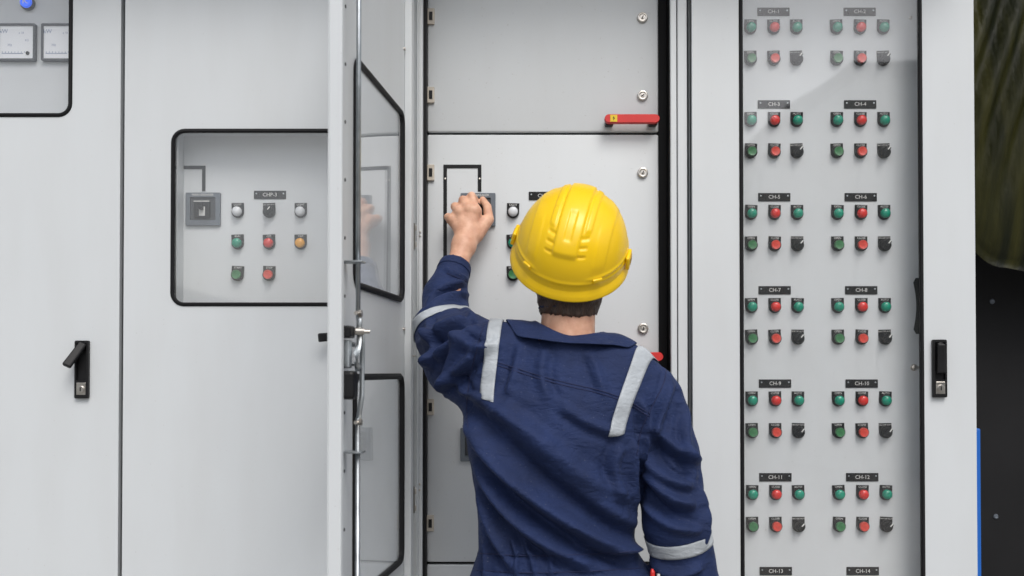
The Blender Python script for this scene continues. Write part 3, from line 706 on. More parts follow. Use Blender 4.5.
# ------------------------------------------------------------------ ground and what the panes mirror
b = bmesh.new(); n = 24
V = [[b.verts.new((-60 + 120 * i / n, -80 + 120 * j / n, 0)) for j in range(n + 1)] for i in range(n + 1)]
for i in range(n):
    for j in range(n): b.faces.new([V[i][j], V[i + 1][j], V[i + 1][j + 1], V[i][j + 1]])
g = obj('ground', b, M['ground']); tag(g, kind='structure')
def building(x0, x1, y0, y1, h, nx, nz, label):
    e = empty('building', ((x0 + x1) / 2, (y0 + y1) / 2, 0), label, 'building'); o_ = -e.location
    b = bmesh.new(); box(b, x0, x1, y0, y1, 0, h); w = obj('wall', b, M['bwall'], e, o_)
    b = bmesh.new(); box(b, x0 - .15, x1 + .15, y0 - .15, y1 + .15, h + .002, h + .25); obj('roof', b, M['brick'], e, o_)
    for i in range(nx):
        for k in range(nz):
            xc = x0 + (x1 - x0) * (i + .5) / nx; zc = 1.0 + k * 2.9 + .6
            b = bmesh.new(); box(b, xc - .65, xc + .65, y1 + .003, y1 + .06, zc - .65, zc + .65); f = obj('window', b, M['brick'], e, o_)
            b = bmesh.new(); box(b, xc - .57, xc + .57, y1 + .062, y1 + .07, zc - .57, zc + .57); obj('pane', b, M['bglass'], f)
    return e
BB = building(5.3, 15, -21, -13, 5.9, 3, 1, 'grey rendered block with stepped side wing facing the cabinets')
def tree(x, y, h, r, n, label):
    e = empty('tree', (x, y, 0), label, 'tree')
    b = bmesh.new(); top = Vector((.1, 0, h - r)); tube(b, [(0, 0, 0), (.05, .02, h * .3), tuple(top)], [.16, .12, .07], 10)
    for k in range(9):
        a = 2.4 * k; q = top + Vector((math.cos(a) * r * .7, math.sin(a) * r * .7, r * (.1 + .6 * (k % 3) / 2))); tube(b, [tuple(top * (.6 + .04 * k)), tuple((top + q) / 2 + Vector((0, 0, .1))), tuple(q)], [.05, .035, .015], 6)
    obj('trunk', fixn(b), M['bark'], e)
    b = bmesh.new()
    cl = [(Vector((random.gauss(0, .42), random.gauss(0, .42), random.gauss(0, .38))) * r + Vector((.1, 0, h - r * .8)), random.uniform(.25, .5) * r) for _ in range(26)]
    for k in range(n):
        c, cr = random.choice(cl); p = c + Vector([random.gauss(0, .45) for _ in range(3)]) * cr; u = Vector([random.gauss(0, 1) for _ in range(3)]).normalized(); v = u.orthogonal().normalized(); s_ = random.uniform(.05, .10)
        b.faces.new([b.verts.new(p + u * s_), b.verts.new(p + v * s_ * .6), b.verts.new(p - u * s_), b.verts.new(p - v * s_ * .6)])
    obj('crown', b, M['leaf'], e)
for x0_, x1_, h_ in ((4.62, 5.29, 5.25), (3.9, 4.61, 4.7), (3.3, 3.89, 4.1)):
    b = bmesh.new(); box(b, x0_, x1_, -20, -13.2, 0, h_); o = obj('stepped_wing', b, M['bwall'], BB); o.location = -BB.location
tree(-9.5, -14, 4.2, 1.5, 3500, 'leafy tree in front of the long single storey building')
building(-26, -6.5, -24, -16, 2.7, 6, 1, 'long single storey grey building facing the cabinets across the yard')

# ------------------------------------------------------------------ implicit surfaces for the person
def axis(segs):
    """[(from, to, step), ...] contiguous -> coordinates"""
    out = []
    for a, c, s in segs:
        n = max(1, int(round((c - a) / s))); out += [a + (c - a) * i / n for i in range(n)]
    out.append(segs[-1][1]); return np.array(out, dtype=np.float32)
class Field:
    def __init__(s, ax, ay, az):
        s.a = (ax, ay, az); s.d = np.full((len(ax), len(ay), len(az)), .2, np.float32)
    def sl(s, lo, hi):
        r = []
        for a, l, h in zip(s.a, lo, hi):
            r.append(slice(max(0, int(np.searchsorted(a, l)) - 1), int(np.searchsorted(a, h)) + 1))
        return tuple(r)
    def g(s, sl): return (s.a[0][sl[0]][:, None, None], s.a[1][sl[1]][None, :, None], s.a[2][sl[2]][None, None, :])
    def put(s, fn, lo, hi, k=.0, op='u', pad=None):
        pad = (k + .03) if pad is None else pad
        lo = [v - pad for v in lo]; hi = [v + pad for v in hi]
        sl = s.sl(lo, hi); a = s.d[sl]
        if a.size == 0: return
        b = fn(*s.g(sl)).astype(np.float32)
        if op == 'u':
            if k > 0:
                h = np.clip(.5 + .5 * (a - b) / k, 0, 1); s.d[sl] = a * (1 - h) + b * h - k * h * (1 - h)
            else: s.d[sl] = np.minimum(a, b)
        elif op == 's':   # subtract
            if k > 0:
                b = -b; h = np.clip(.5 - .5 * (a - b) / k, 0, 1); s.d[sl] = a * (1 - h) + b * h + k * h * (1 - h)
            else: s.d[sl] = np.maximum(a, -b)
    def cone(s, p, q, r1, r2, k=.0, op='u', sq=None):
        """tapered capsule; sq=(axis index, factor) squashes the section"""
        p = np.array(p, float); q = np.array(q, float); d = q - p; L2 = float(d @ d) + 1e-12
        def fn(X, Y, Z):
            sc = [1, 1, 1]
            x, y, z = X - p[0], Y - p[1], Z - p[2]
            t = np.clip((x * d[0] + y * d[1] + z * d[2]) / L2, 0, 1)
            ex, ey, ez = x - t * d[0], y - t * d[1], z - t * d[2]
            if sq is not None:
                if sq[0] == 0: ex = ex / sq[1]
                if sq[0] == 1: ey = ey / sq[1]
            return np.sqrt(ex * ex + ey * ey + ez * ez) - (r1 + (r2 - r1) * t)
        r = max(r1, r2) * (max(1, sq[1]) if sq else 1)
        s.put(fn, np.minimum(p, q) - r, np.maximum(p, q) + r, k, op)
    def ell(s, c, r, k=.0, op='u', rot=None):
        c = np.array(c, float); r = np.array(r, float)
        m = np.array(rot.to_3x3().transposed()) if rot is not None else None
        def fn(X, Y, Z):
            x, y, z = X - c[0], Y - c[1], Z - c[2]
            if m is not None: x, y, z = [m[i][0] * x + m[i][1] * y + m[i][2] * z for i in range(3)]
            k0 = np.sqrt((x / r[0]) ** 2 + (y / r[1]) ** 2 + (z / r[2]) ** 2); k1 = np.sqrt((x / r[0] ** 2) ** 2 + (y / r[1] ** 2) ** 2 + (z / r[2] ** 2) ** 2) + 1e-9
            return k0 * (k0 - 1) / k1
        s.put(fn, c - r.max(), c + r.max(), k, op)
    def loft(s, rows, k=.0, pw=2.4):
        """rows (z, cx, cy, rx, ry)"""
        rows = sorted(rows); T = np.array(rows, float)
        def fn(X, Y, Z):
            cx = np.interp(Z, T[:, 0], T[:, 1]); cy = np.interp(Z, T[:, 0], T[:, 2]); rx = np.interp(Z, T[:, 0], T[:, 3]); ry = np.interp(Z, T[:, 0], T[:, 4])
            q = (np.abs((X - cx) / rx) ** pw + np.abs((Y - cy) / ry) ** pw) ** (1 / pw)
            d = (q - 1) * np.minimum(rx, ry)
            return np.maximum(d, np.maximum(T[0, 0] - Z, Z - T[-1, 0]))
        lo = [(T[:, 1] - T[:, 3]).min(), (T[:, 2] - T[:, 4]).min(), T[0, 0]]; hi = [(T[:, 1] + T[:, 3]).max(), (T[:, 2] + T[:, 4]).max(), T[-1, 0]]
        s.put(fn, lo, hi, k)
    def mesh(s):
        D = s.d; ax = s.a; ins = D < 0
        nx, ny, nz = D.shape
        cnt = np.zeros((nx - 1, ny - 1, nz - 1), np.int8)
        for i in (0, 1):
            for j in (0, 1):
                for k in (0, 1): cnt += ins[i:nx - 1 + i, j:ny - 1 + j, k:nz - 1 + k]
        act = np.argwhere((cnt > 0) & (cnt < 8)); idx = np.full(cnt.shape, -1, np.int64); idx[tuple(act.T)] = np.arange(len(act))
        acc = np.zeros((len(act), 3)); num = np.zeros(len(act))
        C = [np.stack([ax[t][act[:, t]], ax[t][act[:, t] + 1]], 1) for t in range(3)]
        val = {}
        for i in (0, 1):
            for j in (0, 1):
                for k in (0, 1): val[i, j, k] = D[act[:, 0] + i, act[:, 1] + j, act[:, 2] + k].astype(float)
        for (a, c) in [((0,0,0),(1,0,0)),((0,1,0),(1,1,0)),((0,0,1),(1,0,1)),((0,1,1),(1,1,1)),((0,0,0),(0,1,0)),((1,0,0),(1,1,0)),((0,0,1),(0,1,1)),((1,0,1),(1,1,1)),((0,0,0),(0,0,1)),((1,0,0),(1,0,1)),((0,1,0),(0,1,1)),((1,1,0),(1,1,1))]:
            va, vc = val[a], val[c]; m = (va < 0) != (vc < 0); t = np.where(m, va / np.where(m, va - vc, 1), 0)
            for q in range(3): acc[:, q] += np.where(m, C[q][:, a[q]] * (1 - t) + C[q][:, c[q]] * t, 0)
            num += m
        vs = acc / num[:, None]
        faces = []
        for q in range(3):
            sh = [slice(None)] * 3; sh2 = [slice(None)] * 3; sh[q] = slice(0, -1); sh2[q] = slice(1, None)
            A, Bq = ins[tuple(sh)], ins[tuple(sh2)]
            e = np.argwhere(A != Bq); u, v = (q + 1) % 3, (q + 2) % 3
            ok = (e[:, u] > 0) & (e[:, v] > 0) & (e[:, u] < D.shape[u] - 1) & (e[:, v] < D.shape[v] - 1); e = e[ok]
            fl = A[tuple(e.T)]
            def at(du, dv):
                z = e.copy(); z[:, u] += du; z[:, v] += dv; return idx[tuple(z.T)]
            quad = np.stack([at(-1, -1), at(0, -1), at(0, 0), at(-1, 0)], 1)
            quad[~fl] = quad[~fl][:, ::-1]; faces.append(quad)
        f = np.concatenate(faces); f = f[(f >= 0).all(1)]
        return vs, f
def np_mesh(name, vs, fs):
    me = bpy.data.meshes.new(name)
    me.vertices.add(len(vs)); me.vertices.foreach_set('co', np.ascontiguousarray(vs, dtype=np.float32).ravel())
    me.loops.add(len(fs) * 4); me.loops.foreach_set('vertex_index', fs.astype(np.int32).ravel())
    me.polygons.add(len(fs)); me.polygons.foreach_set('loop_start', np.arange(0, len(fs) * 4, 4, dtype=np.int32))
    me.update(calc_edges=True); me.validate(); me.polygons.foreach_set('use_smooth', np.ones(len(me.polygons), bool))
    return me
def smooth_np(vs, fs, it=2, lam=.5):
    e = np.concatenate([fs[:, [0, 1]], fs[:, [1, 2]], fs[:, [2, 3]], fs[:, [3, 0]]]); n = len(vs)
    cnt = np.bincount(e[:, 0], minlength=n) + np.bincount(e[:, 1], minlength=n)
    for k in range(it):
        for l in (lam, -lam * 1.02) if it > 1 else (lam,):
            s = np.zeros_like(vs)
            for q in range(3): s[:, q] = np.bincount(e[:, 0], vs[e[:, 1], q], n) + np.bincount(e[:, 1], vs[e[:, 0], q], n)
            vs = vs + l * (s / np.maximum(cnt, 1)[:, None] - vs)
    return vs
def normals_np(vs, fs):
    n = np.cross(vs[fs[:, 2]] - vs[fs[:, 0]], vs[fs[:, 3]] - vs[fs[:, 1]]); N = np.zeros_like(vs)
    for c in range(4):
        for q in range(3): N[:, q] += np.bincount(fs[:, c], n[:, q], len(vs))
    return N / (np.linalg.norm(N, axis=1)[:, None] + 1e-12)

YB = -.33                       # depth of the worker's spine
def B(px, py, y=YB): return tuple(P(px, py, y))
BASE = Vector((.105, YB, 0))
# joints
nk0, nk1 = B(567, 350), B(569, 296, -.325)
shl, ell, wrl = B(488, 358), B(445, 331, -.150), B(464, 245, -.012)
shr, elr, wrr = B(650, 400), B(675, 522, -.37), B(700, 655, -.29)
hc = Vector(B(572, 256, -.300))             # head centre
TILT = Matrix.Rotation(R(14), 4, 'X') @ Matrix.Rotation(R(-6), 4, 'Z')   # face turned up and a little to the left
def H(x, y, z): return tuple(hc + TILT.to_3x3() @ Vector((x, y, z)))
hipL, hipR = Vector((.02, YB, .90)), Vector((.19, YB, .90))
knL, knR = Vector((0.0, -.31, .50)), Vector((.21, -.35, .50)); anL, anR = Vector((-.01, -.31, .09)), Vector((.22, -.37, .09))

# ---- body (one surface: head, neck, trunk, arms, hands, legs)
ax = axis([(-.26, -.150, .008), (-.150, -.020, .0021), (-.020, .04, .006), (.04, .20, .0045), (.20, .46, .007)])
ay = axis([(-.56, -.10, .0058), (-.10, .075, .0021), (.075, .1, .006)])
az = axis([(-.01, .72, .012), (.72, .90, .006), (.90, 1.44, .009), (1.44, 1.60, .0045), (1.60, 1.765, .0021), (1.765, 1.84, .0045)])
F = Field(ax, ay, az)
F.ell(hc, (.074, .094, .108), 0, rot=TILT)
F.ell(H(0, .020, -.062), (.054, .066, .055), .03, rot=TILT)      # jaw
F.ell(H(0, -.045, .015), (.066, .052, .075), .03, rot=TILT)      # back of skull
F.cone(nk0, nk1, .054, .052, .03)
F.cone(H(0, .088, .000), H(0, .108, -.030), .006, .011, .012)     # nose
F.cone(H(-.020, .092, -.055), H(.020, .092, -.055), .006, .006, .008)
for s in (-1, 1):
    F.ell(H(s * .032, .092, .010), (.014, .010, .010), .008, 's'); F.ell(H(s * .031, .086, .008), (.012, .012, .012), .004)
    F.cone(H(s * .014, .093, .026), H(s * .046, .082, .026), .006, .005, .008)
    F.ell(H(s * .079, -.004, -.008), (.010, .020, .032), .008, rot=TILT @ Matrix.Rotation(R(s * -18), 4, 'Z')); F.ell(H(s * .088, .002, -.004), (.006, .011, .018), .006, 's')
F.loft([(.86, .105, YB, .13, .09), (1.02, .10, YB, .11, .07), (1.2, .10, YB, .12, .075), (1.33, .10, YB, .12, .07), (1.41, .105, YB, .07, .045)], .03)
F.cone(Vector(nk0) - Vector((0, 0, .02)), Vector(shl) - Vector((0, 0, .012)), .034, .034, .02); F.cone(nk0, shr, .04, .038, .02)
F.cone(shl, ell, .040, .034, .03); F.cone(ell, B(456, 268, -.04), .034, .0235, .02); F.cone(B(456, 268, -.04), wrl, .0235, .0255, .01)
F.cone(shr, B(667, 455, -.345), .036, .034, .03); F.cone(B(667, 455, -.345), elr, .034, .034, .02); F.cone(elr, wrr, .034, .028, .02)
for hp_, kn, an in ((hipL, knL, anL), (hipR, knR, anR)):
    F.cone(hp_, kn, .082, .055, .04); F.cone(kn, an, .055, .038, .02); F.cone(an, (an.x, an.y + .13, .04), .032, .028, .02)
# left hand: back towards the camera, fingers bent forward round the breaker toggle
def HP(px, py, y): return P(px, py, y)
def fing(F, pts, rs, k=.006, k0=.010):
    for i in range(len(pts) - 1): F.cone(pts[i], pts[i + 1], rs[i], rs[i + 1], k0 if i == 0 else .0012)
F.cone(wrl, HP(467, 232, .000), .0275, .026, .012)
mcp = [HP(475.5, 211.5, .004), HP(467.5, 209.5, .000), HP(459.0, 212.5, .000), HP(452.0, 219.5, .004)]
for m_, r in zip(mcp, (.0135, .0138, .013, .012)): F.cone(HP(467.5, 238, -.002), m_, .0185, r, .009)
F.cone(HP(476, 235, .003), HP(484.5, 222, .016), .018, .0135, .012)     # thenar
pip = [HP(471.5, 196.5, .020), HP(463.0, 200.5, .018), HP(455.0, 207.0, .018), HP(448.0, 217.5, .020)]
dip = [HP(474.0, 198.5, .040), HP(467.0, 203.5, .041), HP(459.5, 210.0, .040), HP(452.5, 220.5, .038)]
tip = [HP(477.5, 204.0, .046), HP(471.5, 209.0, .048), HP(464.5, 215.0, .046), HP(457.5, 224.0, .042)]
for a_, p_, d_, t_, r in zip(mcp, pip, dip, tip, (.0100, .0102, .0097, .0088)):
    fing(F, [a_, p_, d_, t_], [r * 1.12, r * .98, r * .88, r * .75])
for m_ in mcp: F.ell((m_.x, m_.y - .0085, m_.z + .003), (.0070, .0060, .0075), .008)      # knuckles
for p_ in pip: F.ell((p_.x, p_.y - .003, p_.z + .002), (.0085, .0070, .0075), .005)
fing(F, [HP(479, 231, .012), HP(488.8, 219.5, .020), HP(487.2, 207.0, .036), HP(482.6, 199.8, .046)], [.0145, .0118, .0100, .0080])
# right hand, hanging and slightly curled
wr = Vector(wrr)
F.cone(wrr, wr + Vector((0, .01, -.055)), .027, .028, .012)
for k, dy in enumerate((.034, .012, -.010, -.030)):
    L0 = (.040, .044, .041, .032)[k]; a0 = wr + Vector((0, dy + .01, -.085)); F.cone(wr + Vector((0, dy * .5, -.045)), a0, .015, .0115, .010)
    fing(F, [a0, a0 + Vector((-.006, .004, -L0)), a0 + Vector((-.020, .006, -L0 * 1.55)), a0 + Vector((-.036, .006, -L0 * 1.8))], [.0108, .0098, .0085, .007], k0=.004)
fing(F, [wr + Vector((-.004, .022, -.035)), wr + Vector((-.016, .052, -.062)), wr + Vector((-.026, .060, -.090)), wr + Vector((-.030, .058, -.108))], [.014, .0115, .0095, .0075])
vs, fs = F.mesh(); vs = smooth_np(vs, fs, 2, .45)
person = obj('person', np_mesh('person', vs - np.array(BASE), fs), M['skin']); person.location = BASE
tag(person, 'worker seen from behind in navy coverall and yellow hard hat, left hand raised', 'person')
DB = F
def part(name, me, m, parent=person, smooth=None, world=True):
    o = obj(name, me, m, parent, None, smooth)
    if world:
        o.data.transform(Matrix.Translation(-BASE))
    return o
for s in (-1, 1):
    b = bmesh.new(); bmesh.ops.create_uvsphere(b, u_segments=16, v_segments=10, radius=.0112)
    bmesh.ops.translate(b, verts=b.verts, vec=H(s * .031, .0875, .008)); bmesh.ops.recalc_face_normals(b, faces=b.faces); part('eye', b, M['eye'], smooth=True)
# ---- hair
ax = axis([(hc.x - .12, hc.x + .12, .0036)]); ay = axis([(hc.y - .16, hc.y + .13, .0036)]); az = axis([(hc.z - .17, hc.z + .13, .0036)])
F = Field(ax, ay, az)
F.ell(hc, (.080, .100, .114), 0, rot=TILT); F.ell(H(0, -.045, .012), (.074, .062, .084), .03, rot=TILT); F.cone(H(0, -.046, -.06), H(0, -.040, -.088), .056, .050, .025); F.cone(B(569, 285, -.325), B(567.5, 320, -.33), .0605, .0548, .02)
X, Y, Z = F.g((slice(None),) * 3)
Ti = np.array(TILT.to_3x3().transposed())
lx, ly, lz = [Ti[i][0] * (X - hc.x) + Ti[i][1] * (Y - hc.y) + Ti[i][2] * (Z - hc.z) for i in range(3)]
edge = .0018 * np.sin(X * 420 + 2 * np.sin(Y * 160)) + .0016 * np.sin(X * 960 + 1.3) + .0016 * np.sin(X * 1700)
zlow = PZ(317, -.36) + 2.2 * (X - hc.x + .006) ** 2 + edge
front = ly - (.030 - .6 * (lz < .03) * np.minimum(.03 - lz, .09))            # keep the face clear
tex = .0016 * np.sin(X * 700 + 3 * np.sin(Z * 90)) * np.cos(Y * 500) + .0012 * np.sin(X * 1500 + Z * 200)
F.d = np.maximum(np.maximum(F.d + tex, (zlow - Z) * .8), front).astype(np.float32)
vs, fs = F.mesh(); vs = smooth_np(vs, fs, 1, .3)
part('hair', np_mesh('hair', vs, fs), M['hair'])
# ---- coverall
ax = axis([(-.27, .46, .0042)]); ay = axis([(-.58, -.12, .0042), (-.12, .06, .0042)]); az = axis([(.02, .86, .012), (.86, 1.68, .0042)])
F = Field(ax, ay, az)
def row(py, l, r, ry, cy=YB):
    a, c = B(l, py), B(r, py); return (a[2], (a[0] + c[0]) / 2, cy, (c[0] - a[0]) / 2, ry)
F.loft([row(338, 520, 620, .060), row(352, 497, 645, .082), row(372, 478, 655, .098), row(400, 468, 655, .112, -.335), row(440, 466, 649, .120, -.335), row(480, 472, 639, .118), row(520, 477, 634, .112), row(548, 478, 635, .108), row(562, 475, 640, .112), row(600, 470, 652, .125), (.84, .105, YB, .178, .125)], .0)
F.cone(B(556, 352), shl, .060, .064, .030); F.cone(B(575, 356), shr, .061, .060, .035)
F.cone(B(570, 347, -.335), B(567, 322, -.33), .070, .0625, .02)
# raised sleeve
F.cone(shl, B(462, 352, -.27), .066, .074, .030); F.cone(B(466, 352, -.27), ell, .074, .065, .02)
F.cone(B(470, 370, -.30), B(446, 345, -.19), .054, .053, .035)           # slack cloth under the arm
F.cone(B(480, 395, -.32), B(452, 372, -.27), .030, .038, .045)
md = B(445, 298, -.085); cf = B(456, 264.5, -.035)
F.cone(ell, md, .058, .0455, .015); F.cone(md, cf, .0455, .0325, .02)
# lowered sleeve
mr = B(667, 455, -.345)
F.cone(shr, mr, .061, .062, .02); F.cone(mr, elr, .062, .0635, .006); F.cone(elr, B(692, 598, -.335), .0635, .055, .006); F.cone(B(692, 598, -.335), wrr, .058, .040, .02)
F.cone(wrr, Vector(wrr) + Vector((0, 0, -.012)), .038, .036, .01)
for hp_, kn, an in ((hipL, knL, anL), (hipR, knR, anR)):
    F.cone(hp_, kn, .110, .085, .04); F.cone(kn, an + Vector((0, 0, .03)), .082, .070, .02)
# open ends: neck, cuffs, trouser hems (cut flat)
def cut(c, n, r):
    c = np.array(c); n = np.array(Vector(n).normalized())
    def fn(X, Y, Z):
        h = (X - c[0]) * n[0] + (Y - c[1]) * n[1] + (Z - c[2]) * n[2]
        return np.maximum(-h, np.sqrt((X - c[0]) ** 2 + (Y - c[1]) ** 2 + (Z - c[2]) ** 2) - r)
    F.put(fn, c - r, c + r, .0, 's', .01)
cut(cf, Vector(cf) - Vector(md), .07)
cut(B(567, 341), (-.12, .12, 1), .084)
cut(Vector(wrr) + Vector((0, 0, -.015)), (0, 0, -1), .06)
vs, fs = F.mesh(); vs = smooth_np(vs, fs, 3, .5)
N = normals_np(vs, fs)
def seg_dist(p, a, c):
    d = c - a; t = np.clip(((p - a) @ d) / (d @ d), 0, 1); q = a + t[:, None] * d; e = p - q
    sgn = np.sign(e[:, 0] * d[1] - e[:, 1] * d[0]); return np.hypot(e[:, 0], e[:, 1]) * sgn, t
XZ = vs[:, [0, 2]]
disp = np.zeros(len(vs)); hand_ = (vs[:, 1] < .1)
def fold(pts, amp, w, y=-.42, side=1, valley=.55, ylim=None):
    """a cloth fold along a line on the side facing the camera: ridge with a valley beside it"""
    pts = [np.array([P(a, c, y).x, P(a, c, y).z]) for a, c in pts]
    # smooth the polyline
    for _ in range(2):
        q = [pts[0]]
        for a, c in zip(pts, pts[1:]): q += [a * .75 + c * .25, a * .25 + c * .75]
        pts = q + [pts[-1]]
    best = np.full(len(vs), 9.); sg_ = np.zeros(len(vs)); tt = np.zeros(len(vs)); n = len(pts) - 1
    for i, (a, c) in enumerate(zip(pts, pts[1:])):
        s, t = seg_dist(XZ, a, c); m = np.abs(s) < best; best = np.where(m, np.abs(s), best); sg_ = np.where(m, s, sg_); tt = np.where(m, (i + t) / n, tt)
    w = w * .82
    env = np.clip(np.sin(PI * np.clip(tt * .96 + .02, 0, 1)), 0, 1) ** .6
    s = sg_ * side
    f = np.exp(-(s / w) ** 2) - valley * np.exp(-((s - 1.7 * w) / (w * .8)) ** 2)
    face = np.clip(-N[:, 1] * 1.6 + .15, 0, 1)
    if ylim is not None: face = face * (vs[:, 1] < ylim)
    global disp
    pass
    disp = disp + 2.1 * amp * f * env * face
# back: the long diagonal pulls from the raised shoulder to the opposite hip
fold([(462, 418), (500, 468), (545, 505), (600, 540), (640, 556)], .017, .017)
fold([(470, 385), (512, 425), (560, 470), (612, 510), (638, 530)], .013, .020)
fold([(500, 405), (545, 440), (590, 478), (630, 500)], .010, .018)
fold([(472, 455), (500, 505), (540, 540), (590, 565)], .013, .014)
fold([(474, 480), (492, 530), (515, 570)], .010, .011)
fold([(545, 350), (540, 375), (548, 400)], .005, .012, side=-1); fold([(520, 345), (515, 372), (508, 395)], .005, .010); fold([(590, 352), (598, 376), (604, 395)], .004, .012)
fold([(620, 445), (610, 465), (620, 495)], .007, .013); fold([(636, 440), (632, 475), (637, 520)], .008, .010, side=-1)
fold([(560, 405), (590, 425), (625, 435)], .005, .012); fold([(575, 540), (610, 552), (640, 552)], .006, .008)
fold([(520, 535), (530, 552), (535, 575)], .005, .005); fold([(512, 538), (518, 555), (516, 575)], .005, .005); fold([(545, 548), (552, 562), (550, 576)], .004, .005); fold([(484, 545), (488, 560), (485, 580)], .006, .006)
# raised sleeve: gathers round the bent elbow
fold([(468, 292), (440, 304), (416, 326)], .010, .010, -.15); fold([(464, 280), (440, 292), (425, 312)], .007, .008, -.12, side=-1)
fold([(475, 322), (448, 330), (418, 346)], .010, .011, -.22, side=-1); fold([(482, 330), (455, 348), (424, 366)], .011, .012, -.25); fold([(486, 345), (466, 368), (440, 388)], .010, .012, -.28, side=-1)
fold([(470, 338), (452, 366), (447, 398)], .009, .010, -.28); fold([(500, 345), (482, 352), (458, 340)], .007, .010, -.32); fold([(486, 400), (470, 395), (452, 378)], .007, .010, -.32)
fold([(446, 270), (455, 276), (468, 280)], .004, .006, -.06); fold([(463, 300), (470, 316), (480, 325)], .007, .008, -.2)
fold([(430, 322), (436, 342), (436, 368)], .008, .009, -.2, side=-1)
# lowered sleeve
fold([(652, 425), (672, 448), (700, 462)], .010, .013, -.40); fold([(645, 455), (665, 480), (692, 488)], .012, .013, -.42, side=-1); fold([(648, 475), (672, 502), (694, 506)], .012, .013, -.42)
fold([(644, 505), (665, 525), (700, 530)], .008, .010, -.42, side=-1); fold([(672, 385), (660, 415), (648, 450)], .008, .012, -.40, side=-1); fold([(690, 405), (684, 440), (694, 480)], .006, .012, -.40)
fold([(650, 560), (672, 575), (700, 566)], .009, .010, -.40); fold([(700, 490), (706, 520), (702, 545)], .006, .009, -.40, side=-1)
fold([(640, 400), (646, 430), (642, 460)], .008, .009, -.40)     # armhole pull
# seams: narrow grooves
def seam(pts, y=-.43, amp=-.0022, w=.0028): fold(pts, amp, w, y, valley=-.0)
seam([(482, 322), (476, 350), (470, 385), (466, 420)], -.38); seam([(668, 362), (656, 395), (646, 430), (640, 455)], -.40)
seam([(478, 556), (520, 558), (580, 557), (642, 556)]); seam([(478, 573), (520, 575), (580, 574), (642, 573)])
lowf = np.array([noise.noise(Vector(v) * 9) for v in vs[::1]]) if len(vs) < 400000 else 0
disp += .0035 * lowf
vs2 = vs + N * disp[:, None]
vs2 = smooth_np(vs2, fs, 1, .25)
cov = part('coverall', np_mesh('coverall', vs2, fs), M['navy'])
bvh = BVHTree.FromPolygons([Vector(v) for v in vs2], [tuple(int(i) for i in f) for f in fs])
def sheet(name, grid, m, parent, thick=.0009, loop=False):
    b = bmesh.new(); V = [[b.verts.new(p) for p in r] for r in grid]; n = len(V)
    for i in range(n if loop else n - 1):
        a, c = V[i], V[(i + 1) % n]
        for k in range(len(a) - 1): b.faces.new([a[k], a[k + 1], c[k + 1], c[k]])
    fixn(b)
    o = part(name, b, m, parent, True)
    md_ = o.modifiers.new('t', 'SOLIDIFY'); md_.thickness = thick; md_.offset = 0
    return o
def blur(grid, it=2, loop=False):
    G = np.array([[tuple(p) for p in r] for r in grid])
    for _ in range(it):
        H_ = G.copy()
        if loop: H_ = (np.roll(G, 1, 0) + np.roll(G, -1, 0) + 2 * G) / 4
        else: H_[1:-1] = (G[:-2] + G[2:] + 2 * G[1:-1]) / 4
        G = H_
    return [[Vector(p) for p in r] for r in G]
def band(c, axis_, w, n=72, m=7, off_=.0022, maxr=.12):
    c = Vector(c); A = Vector(axis_).normalized(); U = A.orthogonal().normalized(); Vv = A.cross(U); rows = []
    for i in range(n):
        a = 2 * PI * i / n; d = (U * math.cos(a) + Vv * math.sin(a)); r = []
        for k in range(m):
            o = c + A * (w * (k / (m - 1) - .5)); h = bvh.ray_cast(o, d, maxr)
            r.append(h[0] + d * off_ if h[0] is not None else None)
        rows.append(r)
    for k in range(m):          # fill misses from the median radius
        rad = [(rows[i][k] - (c + A * (w * (k / (m - 1) - .5)))).length for i in range(n) if rows[i][k] is not None]
        md_ = float(np.median(rad)) if rad else .06
        for i in range(n):
            o = c + A * (w * (k / (m - 1) - .5)); a = 2 * PI * i / n; d = (U * math.cos(a) + Vv * math.sin(a))
            if rows[i][k] is None or (rows[i][k] - o).length > md_ * 1.18: rows[i][k] = o + d * md_ * 1.05
    return blur(rows, 1, True)
o = sheet('reflective_strip', band(B(679, 538, -.360), Vector(elr) - Vector(B(690, 598, -.335)) + Vector((.004, 0, 0)), .027), M['strip'], cov, loop=True)
o = sheet('reflective_strip', band(B(442, 327, -.150), Vector((-.22, .30, .62)), .020), M['strip'], cov, loop=True)
def over_shoulder(xt, zc_, xb, f0, f1, w, ycen=YB):
    rows = []; n = 60; m = 7
    for i in range(n):
        t = i / (n - 1); f = R(f0 + (f1 - f0) * t); s = min(1, t * (f1 - f0) / (90 - f0)); xc = xb + (xt - xb) * s
        r = []
        for k in range(m):
            x = xc + w * (k / (m - 1) - .5); d = Vector((0, -math.cos(f), math.sin(f))); h = bvh.ray_cast(Vector((x, ycen, zc_)), d, .25)
            r.append(h[0] + d * .0042 if h[0] is not None else (rows[-1][k] if rows else Vector((x, ycen - .1, zc_))))
        rows.append(r)
    return blur(rows, 1)
zl = B(487, 372)[2]; zr = B(630, 400)[2]
zbl = P(488, 399, -.43).z; zbr = P(616, 434, -.44).z
sheet('reflective_strip', over_shoulder(PX(497, -.36) + .0, zl, PX(486.5, -.43), math.degrees(math.atan2(zbl - zl, .10)), 150, .026), M['strip'], cov)
sheet('reflective_strip', over_shoulder(PX(652, -.35), zr, PX(616, -.44), math.degrees(math.atan2(zbr - zr, .11)), 150, .031), M['strip'], cov)
